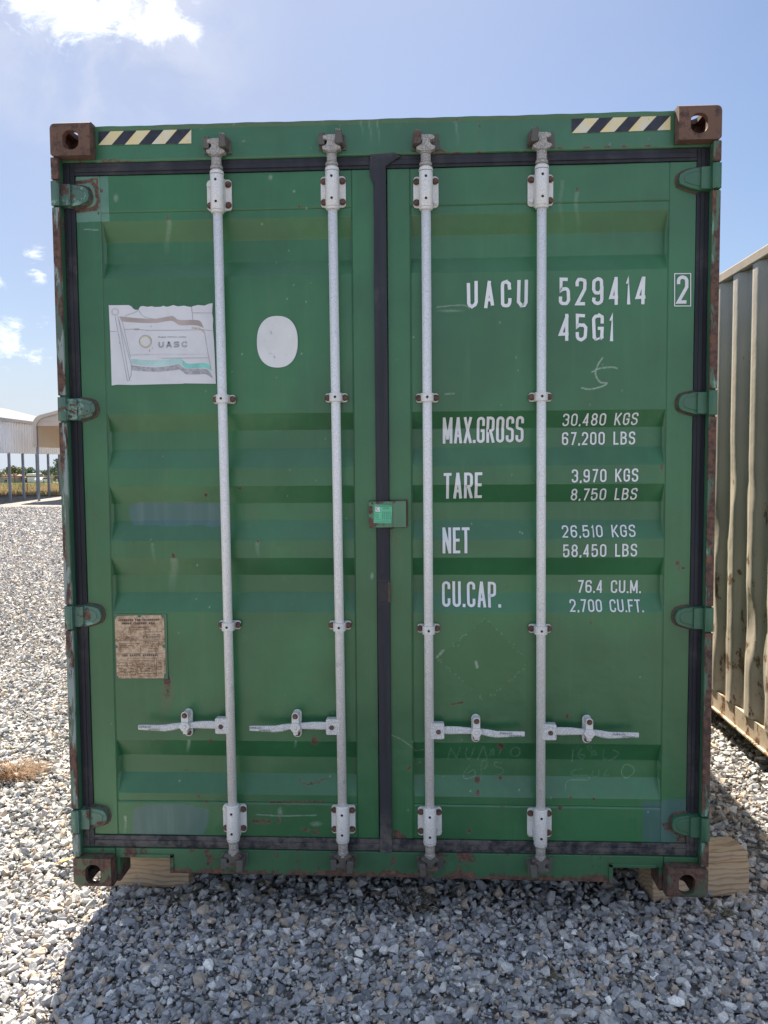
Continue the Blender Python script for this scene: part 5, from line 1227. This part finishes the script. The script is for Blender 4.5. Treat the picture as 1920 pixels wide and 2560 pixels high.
# ------------------------------------------------------------------ dry weeds and litter on the gravel
M['straw'] = flat_mat('dry_straw', (0.30, 0.19, 0.11), 0.8, var=0.4, scale=40)
M['straw2'] = flat_mat('dull_dry_weed', (0.14, 0.12, 0.07), 0.8, var=0.4, scale=40)
M['scrap'] = flat_mat('yellow_strap', (0.75, 0.42, 0.10), 0.5)
def tuft(x, y, rad, h, n, mat, label, name='dry_grass_tuft', cat='grass tuft'):
    mb = MB(); r = random.Random(int(abs(x*1000)))
    for _ in range(n):
        a = r.uniform(0, 2*PI); d = rad*math.sqrt(r.uniform(0, 1))*0.55; bx_, by_ = d*math.cos(a), d*math.sin(a)*0.8
        da = a+r.uniform(-1.1, 1.1); L = r.uniform(0.5, 1.0)*rad*1.1; hh = h*r.uniform(0.35, 1.0)*(1.15-d/rad); w = r.uniform(0.0012, 0.0026)
        px_, py_ = -math.sin(da)*w, math.cos(da)*w; ring = []
        curl = r.uniform(-0.5, 0.5)
        for k in range(5):
            t = k/4; rr = L*t; ang = da+curl*t
            X, Y, Z = bx_+rr*math.cos(ang), by_+rr*math.sin(ang), hh*math.sin(min(PI*0.85, t*2.4))*1.0
            ww = 1-t*0.8; ring += [(X-px_*ww, Y-py_*ww, Z), (X+px_*ww, Y+py_*ww, Z+w*0.6)]
        mb.add(ring, [(2*k, 2*k+1, 2*k+3, 2*k+2) for k in range(4)])
    o = mb.build(name, mat, None, fix=False); o.location = (x, y, GZ+0.004); tag(o, label, cat); return o
tuft(-2.235, 1.55, 0.16, 0.075, 430, 'straw', 'matted clump of dry tan grass on the sunlit gravel at the left edge')
for (px, py), lb, s_ in (((1790, 2295), 'small dull weed in the gravel right of the green container', 0.05), ((1365, 1990+455), 'tiny dull weed in the shaded gravel in the foreground', 0.03), ((1030, 2262), 'thin dead grass in the gravel under the middle of the doors', 0.07)):
    p = atz(px, py); tuft(p[0], p[1], s_*1.5, s_*0.55, 60, 'straw2', lb)
def ribbon3(name, pts, w, mat, label, cat):
    mb = MB(); P = [Vector(p) for p in pts]; ring = []
    secs = []
    for i, p in enumerate(P):
        d = (P[min(i+1, len(P)-1)]-P[max(i-1, 0)]).normalized(); s = d.cross(Vector((0, 0, 1))).normalized()*w*(1-0.6*abs(i/(len(P)-1)-0.4))
        secs.append([p-s, p-s+Vector((0, 0, .003)), p+s+Vector((0, 0, .009)), p+s+Vector((0, 0, .006))])
    mb.loft(secs); o = mb.build(name, mat); tag(o, label, cat); return o
a = atz(138, 2164, GZ+0.03); b = atz(160, 2154, GZ+0.045); c = atz(182, 2146, GZ+0.035); d = atz(200, 2146, GZ+0.02)
ribbon3('plastic_strap', [a, (a+b)/2+np.array([0, 0, .004]), b, (b+c)/2, c, d], 0.014, 'scrap', 'short yellow orange strap lying on gravel beside the lower left corner block', 'strap')

# ------------------------------------------------------------------ far left: sheds, fence, field, houses, trees
M['shedwhite'] = flat_mat('white_shed_sheet', (0.74, 0.76, 0.80), 0.45, var=0.06, scale=1.0)
M['shedroof'] = flat_mat('pale_metal_roof', (0.115, 0.13, 0.16), 0.8, var=0.05, scale=1.0)
M['shedtrim'] = flat_mat('shed_trim', (0.36, 0.35, 0.35), 0.5)
M['tube'] = flat_mat('galvanised_tube', (0.25, 0.28, 0.33), 0.45, metal=0.3, var=0.1, scale=3)
M['cptan'] = flat_mat('cream_carport_sheet', (0.62, 0.52, 0.43), 0.5, var=0.05, scale=1.0)
M['fieldm'] = None
A0 = at(-20, 1100, 34.0)[0]
PA = Vector((at(0, 1133, 34.2)[0], 34.2, 0)); PB = Vector((at(151, 1141, 42.5)[0], 42.5, 0))
dirv = (PB-PA).normalized(); nrm = Vector((dirv.y, -dirv.x, 0))       # towards the camera side
if nrm.x < 0: nrm = -nrm
zb0 = at(0, 1133, 34.2)[2]; ztop = at(0, 1043, 34.2)[2]
def along(t, z=0.0, back=0.0): v = PA+dirv*t-nrm*back; return (v.x, v.y, z)
shed = empty('open_sided_shed', tuple(PA)); tag(shed, 'large white open sided metal shed on grey posts, left of the green container', 'shed')
def wp(mb, p): pass
LW = 15.0; t0 = -9.0
def world_build(mb, name, mat, root, bevel=0.0, fix=True):
    o = mb.build(name, mat, None, bevel, fix); o.parent = root; o.matrix_parent_inverse = Matrix.Translation(-Vector(root.location)); return o
def corr_sheet(name, root, mat, P0, P1, z0, z1, per=0.30, dep=0.03, nv=Vector((0, -1, 0)), slope=None):
    """ribbed sheet between two ground points, z0..z1 (slope: offset of the top row)"""
    P0 = Vector(P0); P1 = Vector(P1); L = (P1-P0).length; d = (P1-P0)/L; V = []; t = 0; k = 0; pat = [(0, 0), (.45, 0), (.55, 1), (.9, 1), (1.0, 0)]
    while t < L:
        for f, h in pat[:-1]:
            tt = min(t+f*per, L); q = P0+d*tt+nv*(h*dep); o2 = slope or Vector((0, 0, 0))
            V += [(q.x, q.y, z0), (q.x+o2.x, q.y+o2.y, z1)]
        t += per
    n = len(V)//2; mb = MB(); mb.add(V, [(2*i, 2*i+2, 2*i+3, 2*i+1) for i in range(n-1)]); return world_build(mb, name, mat, root, fix=False)
corr_sheet('side_panel', shed, 'shedwhite', along(t0), along(12.0), zb0, ztop, nv=nrm, per=0.33, dep=0.05)
corr_sheet('side_panel', shed, 'shedwhite', along(t0, back=9), along(12.0, back=9), zb0, ztop, nv=-nrm, per=0.33, dep=0.05)
sl_ = -nrm*4.5
V0 = Vector(along(t0-0.2, back=-0.15)); V1 = Vector(along(12.2, back=-0.15))
corr_sheet('roof', shed, 'shedroof', V0, V1, ztop-0.02, ztop+1.15, per=0.33, dep=0.04, nv=Vector((0, 0, 0)), slope=sl_)
V0 = Vector(along(t0-0.2, back=9.15)); V1 = Vector(along(12.2, back=9.15)); corr_sheet('roof', shed, 'shedroof', V0, V1, ztop-0.02, ztop+1.15, per=0.33, dep=0.04, nv=Vector((0, 0, 0)), slope=nrm*4.5)
def obox(mb, p, q, w, h, z):                         # bar from p to q, w wide, h high, bottom at z
    p = Vector((p[0], p[1], 0)); q = Vector((q[0], q[1], 0)); d = (q-p).normalized(); s = Vector((-d.y, d.x, 0))*w/2
    vs = [(*(a+b).xy, zz) for a in (p, q) for b in (-s, s) for zz in (z, z+h)]
    mb.add(vs, [(0, 1, 3, 2), (4, 6, 7, 5), (0, 4, 5, 1), (2, 3, 7, 6), (0, 2, 6, 4), (1, 5, 7, 3)])
mb = MB(); obox(mb, along(t0, back=-0.17), along(12.2, back=-0.17), 0.05, 0.14, ztop-0.16); world_build(mb, 'eave_trim', 'shedtrim', shed)
for px in (26, 60, 95, 123, 151):
    best = min(np.arange(-1, 12, .02), key=lambda t: abs(proj(np.array([along(t, -0.1)]))[0][0]-px))
    q = along(best); mb = MB(); mb.box(q[0]-.05, q[0]+.05, q[1]-.05, q[1]+.05, GZ-0.05, zb0+0.02); world_build(mb, 'post', 'tube', shed)
for t in (-9, -6.5, -4, -2.0):
    q = along(t); mb = MB(); mb.box(q[0]-.05, q[0]+.05, q[1]-.05, q[1]+.05, GZ-0.05, zb0+0.02); world_build(mb, 'post', 'tube', shed)
for t in (-9, -5, -1, 3, 7.3, 12):
    q = along(t, back=9); mb = MB(); mb.box(q[0]-.05, q[0]+.05, q[1]-.05, q[1]+.05, GZ-0.05, zb0+0.02); world_build(mb, 'post', 'tube', shed)

# carport with a rounded cream roof in front of it
cpX0, cpY0 = at(93, 1200, 35.5)[0], 35.5; cpW, cpL = 5.6, 6.0
carport = empty('carport', (cpX0+cpW/2, cpY0, GZ)); tag(carport, 'cream metal carport with rounded roof edge beside the white shed', 'carport')
ze = at(90, 1118, 35.5)[2]; zc = at(92, 1050, 35.5)[2]; zr = at(148, 1031, 35.5)[2]+0.2
arc = [(0.0, ze), (0.0, zc-0.20), (0.05, zc-0.02), (0.16, zc+0.12), (0.34, zc+0.22), (cpW/2, zr+0.28)]
arc = arc+[(cpW-a, b) for a, b in reversed(arc[:-1])]
mb = MB(); V = []
ny = 24
for a, b in arc:
    V += [(cpX0-0.06+a, cpY0-0.1, b), (cpX0-0.06+a, cpY0+cpL+0.1, b)]
mb.add(V, [(2*i, 2*i+1, 2*i+3, 2*i+2) for i in range(len(arc)-1)])
V = [(x, y, z+0.0) for x, y, z in V]
world_build(mb, 'roof', 'cptan', carport, fix=False)
mb = MB()                                            # edge trim seen from the front
inn = [(a+(0.16 if a < cpW/2 else -0.16 if a > cpW/2 else 0), b-(0.0 if b <= ze+0.01 else 0.12)) for a, b in arc]
for i in range(len(arc)-1):
    q = [(cpX0-0.06+arc[i][0], arc[i][1]), (cpX0-0.06+arc[i+1][0], arc[i+1][1]), (cpX0-0.06+inn[i+1][0], inn[i+1][1]), (cpX0-0.06+inn[i][0], inn[i][1])]
    mb.prism(q, cpY0-0.16, cpY0-0.105)
world_build(mb, 'roof_trim', 'cptan', carport)
def gable(y, zlow, name):
    mb = MB(); z = zlow
    top = lambda x: np.interp(x, [a for a, b in arc], [b for a, b in arc])
    xs = np.linspace(0.10, cpW-0.10, 24)
    k = 0
    while z < zr+0.3:
        z2 = z+0.22; 
        for xa, xb in zip(xs[:-1], xs[1:]):
            ta, tb = top(xa)-0.03, top(xb)-0.03
            if min(ta, tb) > z+0.02:
                mb.prism([(cpX0+xa, z), (cpX0+xb, z), (cpX0+xb, min(z2, tb)), (cpX0+xa, min(z2, ta))], y-(0.025 if k % 2 else 0), y+0.03)
        z = z2; k += 1
    return world_build(mb, name, 'cptan', carport)
gable(cpY0-0.05, at(100, 1065, 35.5)[2], 'gable_panel'); gable(cpY0+cpL, ze-0.1, 'gable_panel')
for x, y in ((0.06, 0), (1.0, 5.9), (0.06, cpL-0.1), (cpW-0.06, 0), (cpW-0.06, cpL-0.1), (0.06, 3)):
    mb = MB(); mb.box(cpX0+x-.045, cpX0+x+.045, cpY0+y-.045, cpY0+y+.045, GZ-0.03, zc+0.05); world_build(mb, 'post', 'tube', carport)

# fence of rusty pipe with wire
M['rustpipe'] = flat_mat('rusty_pipe', (0.16, 0.075, 0.05), 0.8, var=0.3, scale=2)
M['wire'] = flat_mat('dull_wire', (0.12, 0.12, 0.12), 0.7)
fence = empty('pipe_fence', (-24, 46, GZ)); tag(fence, 'rusty pipe and wire fence along the dry field', 'fence')
fz = at(30, 1191, 46.0)[2]
mb = MB(); mb.cyl((-60, 46, fz), (10, 46, fz), 0.035, seg=8); world_build(mb, 'rail', 'rustpipe', fence)
x = -60.0
while x < 10: mb = MB(); mb.cyl((x, 46, GZ-0.1), (x, 46, fz), 0.028, seg=8); world_build(mb, 'fence_post', 'rustpipe', fence); x += 2.4
mb = MB()
for k in range(7): mb.cyl((-60, 46.04, GZ+0.1+k*0.14), (10, 46.04, GZ+0.1+k*0.14), 0.004, seg=4, cap=False)
for k in range(280): mb.cyl((-60+k*0.25, 46.04, GZ), (-60+k*0.25, 46.04, fz), 0.003, seg=4, cap=False)
world_build(mb, 'wire_mesh', 'wire', fence)

def field_mat():
    m, nt, b, pos, _ = new_mat('dry_field_ground')
    n = nt.noise(pos, 0.35, 6, 0.65)
    c = nt.mix(nt.step(n, 0.40, 0.62), (0.42, 0.32, 0.17), (0.30, 0.27, 0.12))
    y = nt.add('ShaderNodeSeparateXYZ', None, Vector=pos).outputs[1]
    c = nt.mix(nt.step(y, 60, 110), c, nt.mix(nt.step(n, 0.3, 0.6), (0.10, 0.17, 0.05), (0.17, 0.20, 0.08)))
    nt.put(b.inputs['Base Color'], c); b.inputs['Roughness'].default_value = 0.95; return m
M['field'] = field_mat()
xs = np.linspace(-400, 300, 30); ys = np.concatenate([[41.2], np.linspace(44, 240, 30), np.linspace(260, 1400, 18)])
X, Y = np.meshgrid(xs, ys, indexing='ij'); Z = ground_height(X, Y)+0.03
i = np.arange(29)[:, None]*len(ys)+np.arange(len(ys)-1)[None]; Q = np.stack([i, i+len(ys), i+len(ys)+1, i+1], -1).reshape(-1, 4)
o = link_mesh('field', np_mesh('field', np.stack([X, Y, Z], -1).reshape(-1, 3), Q, 4), None, ('field',)); tag(o, kind='structure')
# tall dry grass in the field
def grass_mat():
    m, nt, b, pos, _ = new_mat('tall_dry_grass')
    n = nt.noise(pos, 0.5, 4, 0.6); n2 = nt.noise(pos, 9, 2)
    c = nt.mix(nt.step(nt.math('ADD', n, nt.step(nt.add('ShaderNodeSeparateXYZ', None, Vector=pos).outputs[1], 50, 64, -0.12, 0.14)), 0.42, 0.58), nt.mix(n2, (0.60, 0.52, 0.37), (0.47, 0.40, 0.27)), nt.mix(n2, (0.16, 0.24, 0.06), (0.24, 0.30, 0.09)))
    nt.put(b.inputs['Base Color'], c); b.inputs['Roughness'].default_value = 0.9; return m
M['grass'] = grass_mat()
n = 26000; gy = 41.5+40*rng.uniform(0, 1, n)**1.6; gx = rng.uniform(-0.66, -0.10, n)*(gy+3)
hh = rng.uniform(0.15, 0.5, n)*np.where(gy > 46, 1.5, 0.7); w = rng.uniform(0.02, 0.05, n); a = rng.uniform(0, PI, n); lx = rng.normal(0, 0.12, n); ly = rng.normal(0, 0.12, n)
gz = ground_height(gx, gy)+0.02
Vg = np.stack([np.stack([gx-w*np.cos(a), gy-w*np.sin(a), gz], -1), np.stack([gx+w*np.cos(a), gy+w*np.sin(a), gz], -1), np.stack([gx+lx, gy+ly, gz+hh], -1)], 1).reshape(-1, 3)
o = link_mesh('tall_grass', np_mesh('tall_grass', Vg, np.arange(3*n).reshape(-1, 3), 3), None, ('grass',)); tag(o, 'tall dry yellow grass with green patches behind the pipe fence', 'grass', kind='stuff')

# houses with red roofs far off
M['housewall'] = flat_mat('pinkish_house_wall', (0.42, 0.33, 0.31), 0.8, var=0.05, scale=1)
M['redroof'] = flat_mat('red_roof', (0.20, 0.085, 0.065), 0.7, var=0.1, scale=1)
M['glass'] = flat_mat('dark_window_glass', (0.05, 0.06, 0.08), 0.2)
def house(px, py_base, D, w, h, rh, label):
    p = at(px, py_base, D); gz_ = float(ground_height(np.array(p[0]), np.array(D))); r = empty('house', (p[0], D, gz_-1.0)); tag(r, label, 'house', 'houses with red roofs beyond the field')
    H = h
    mb = MB(); mb.box(-w/2, w/2, 0, 7, -0.3, H); mb.build('wall', 'housewall', r)
    mb = MB(); V = [(-w/2-.4, -.4, H), (w/2+.4, -.4, H), (w/2+.4, 7.4, H), (-w/2-.4, 7.4, H), (-w/2+2, 3.5, H+rh), (w/2-2, 3.5, H+rh)]
    mb.add(V, [(0, 1, 5, 4), (1, 2, 5), (2, 3, 4, 5), (3, 0, 4), (0, 3, 2, 1)]); mb.build('roof', 'redroof', r)
    for k in (-0.25, 0.25):
        mb = MB(); mb.box(k*w-.5, k*w+.5, -.06, -0.004, H*0.42, H*0.8); f = mb.build('window', 'shedwhite', r)
        mb = MB(); mb.box(k*w-.4, k*w+.4, -.08, -.0605, H*0.45, H*0.77); mb.build('pane', 'glass', f)
    return r
house(0, 1209, 200, 6.2, 2.5, 1.5, 'far pink house with a red roof behind the leftmost shed posts')
house(79, 1209, 205, 5.0, 2.4, 1.3, 'smaller far house with a red roof, seen past the carport post')
# parked vehicles beyond the field
M['vwhite'] = flat_mat('white_vehicle_paint', (0.7, 0.7, 0.7), 0.3, var=0.02); M['tyre'] = flat_mat('tyre_rubber', (0.02, 0.02, 0.02), 0.8); M['vdark'] = flat_mat('dark_vehicle_paint', (0.12, 0.12, 0.14), 0.3)
def vehicle(px, D, kind, label):
    p = at(px, 1209, D); gz_ = float(ground_height(np.array(p[0]), np.array(D))); r = empty('parked_'+kind, (p[0], D, gz_)); tag(r, label, kind)
    L, H = (4.4, 1.45) if kind == 'car' else (5.0, 2.3); mb = MB()
    P = [(-L/2, .3), (L/2, .3), (L/2, .85), (L*.3, .95), (L*.17, H), (-L*.33, H), (-L*.47, .95), (-L/2, .9)] if kind == 'car' else [(-L/2, .35), (L/2, .35), (L/2, 1.0), (L*.42, 1.15), (L*.33, H), (-L/2, H)]
    mb.prism(P, 0, 1.8); mb.build('body', 'vwhite', r, bevel=0.05)
    mb = MB(); mb.prism([(-L*.36, .98), (L*.26, .98), (L*.16, H-.08), (-L*.30, H-.08)] if kind == 'car' else [(L*.1, 1.25), (L*.38, 1.25), (L*.31, H-.2), (L*.1, H-.2)], -.02, -.001); mb.build('window', 'glass', r)
    for k in (-.3, .3): mb = MB(); mb.cyl((k*L, -.03, .32), (k*L, .2, .32), .32, seg=16); mb.build('wheel', 'tyre', r)
    r.rotation_euler = (0, 0, PI/2)
vehicle(98, 185, 'van', 'white van parked beyond the field, mostly behind the carport post'); vehicle(116, 180, 'car', 'white parked car beyond the field, under the carport opening')

# trees
def leaf_mat(name, base):
    m, nt, b, pos, _ = new_mat(name)
    n = nt.noise(pos, 0.9, 4, 0.6); c = nt.mix(nt.step(n, .35, .65), tuple(x*0.7 for x in base), tuple(x*1.3 for x in base))
    nt.put(b.inputs['Base Color'], c); b.inputs['Roughness'].default_value = 0.7; return m
M['leafy'] = leaf_mat('yellow_green_leaves', (0.16, 0.175, 0.075)); M['leafg'] = leaf_mat('green_leaves', (0.12, 0.165, 0.095)); M['bark'] = flat_mat('bark', (0.12, 0.09, 0.07), 0.9)
def tree(px0, px1, py_top, D, mat, label, n=1500, cat='tree'):
    pc = at((px0+px1)/2, 1209, D); W = abs(at(px1, 1209, D)[0]-at(px0, 1209, D)[0]); zt = at((px0+px1)/2, py_top, D)[2]
    gz_ = float(ground_height(np.array(pc[0]), np.array(D))); Ht = zt-gz_
    r = empty('tree', (pc[0], D, gz_)); tag(r, label, cat, 'trees beyond the field')
    rr = np.random.default_rng(int(px0*7+py_top)); cl = []
    for k in range(12): cl.append((rr.uniform(-.36, .36)*W, rr.uniform(-.3, .3)*W, Ht*rr.uniform(.48, .86), W*rr.uniform(.13, .24)))
    cl.append((0, 0, Ht-W*.16, W*.16))
    mb = MB(); mb.cyl((0, 0, -.2), (0, 0, Ht*.4), W*.035, W*.022, seg=8)
    for c in cl: mb.cyl((0, 0, Ht*.35), c[:3], W*.014, W*.005, seg=5, cap=False)
    mb.build('trunk', 'bark', r)
    V = []
    for _ in range(n):
        c = cl[rr.integers(len(cl))]; d = rr.normal(size=3); d /= np.linalg.norm(d); q = np.array(c[:3])+d*c[3]*rr.uniform(.55, 1.12)*np.array([1.15, 1.15, .85])
        q[2] = min(q[2], Ht*rr.uniform(.97, 1.0)); u = rr.normal(size=3); u /= np.linalg.norm(u); v = np.cross(u, d+rr.normal(size=3)*.6); v /= np.linalg.norm(v)+1e-9; s = W*rr.uniform(.03, .06)
        V += [q-u*s, q+v*s*.6, q+u*s, q-v*s*.6]
    me = np_mesh('crown', np.array(V), np.arange(4*n).reshape(-1, 4), 4); link_mesh('crown', me, r, (mat,))
    return r
tree(14, 60, 1163, 178, 'leafy', 'rounded yellow green tree above the pink house')
tree(62, 92, 1167, 200, 'leafg', 'hazy green tree in the gap left of the carport post')
tree(98, 126, 1174, 205, 'leafg', 'low green tree right of the carport post', 1200)
tree(126, 168, 1145, 150, 'leafg', 'tall loose green tree against the edge of the green container')
tree(-40, 8, 1173, 190, 'leafg', 'distant green tree at the left edge of the view', 1000)
tree(-120, -60, 1160, 185, 'leafy', 'yellow green tree beyond the field left of the houses', 1000)
tree(180, 260, 1150, 190, 'leafg', 'green tree beyond the field hidden behind the green container', 1000)
# far wooded rise that closes the view
def woods():
    n = 16000; D = rng.uniform(300, 340, n); px = rng.uniform(-900, 2900, n); X = np.array([0.155+(p-1059)/2056*(d+3) for p, d in zip(px, D)])
    base = ground_height(X, D); hgt = 4.5+1.8*np.sin(X*0.05)+1.2*np.sin(X*.13+2); z = base+hgt*rng.uniform(0, 1, n)**.7
    c = np.stack([X, D, z], -1); u = rng.normal(size=(n, 3)); u /= np.linalg.norm(u, axis=1, keepdims=True); v = np.cross(u, rng.normal(size=(n, 3))); v /= np.linalg.norm(v, axis=1, keepdims=True)
    s = rng.uniform(.6, 1.3, (n, 1)); V = np.stack([c-u*s, c+v*s*.7, c+u*s, c-v*s*.7], 1).reshape(-1, 3)
    o = link_mesh('far_woods', np_mesh('far_woods', V, np.arange(4*n).reshape(-1, 4), 4), None, ('leafg',)); tag(o, 'low dark line of far woods on the horizon', 'woods', kind='stuff')
woods()
for m in list(bpy.data.meshes):
    if m.users == 0: bpy.data.meshes.remove(m)
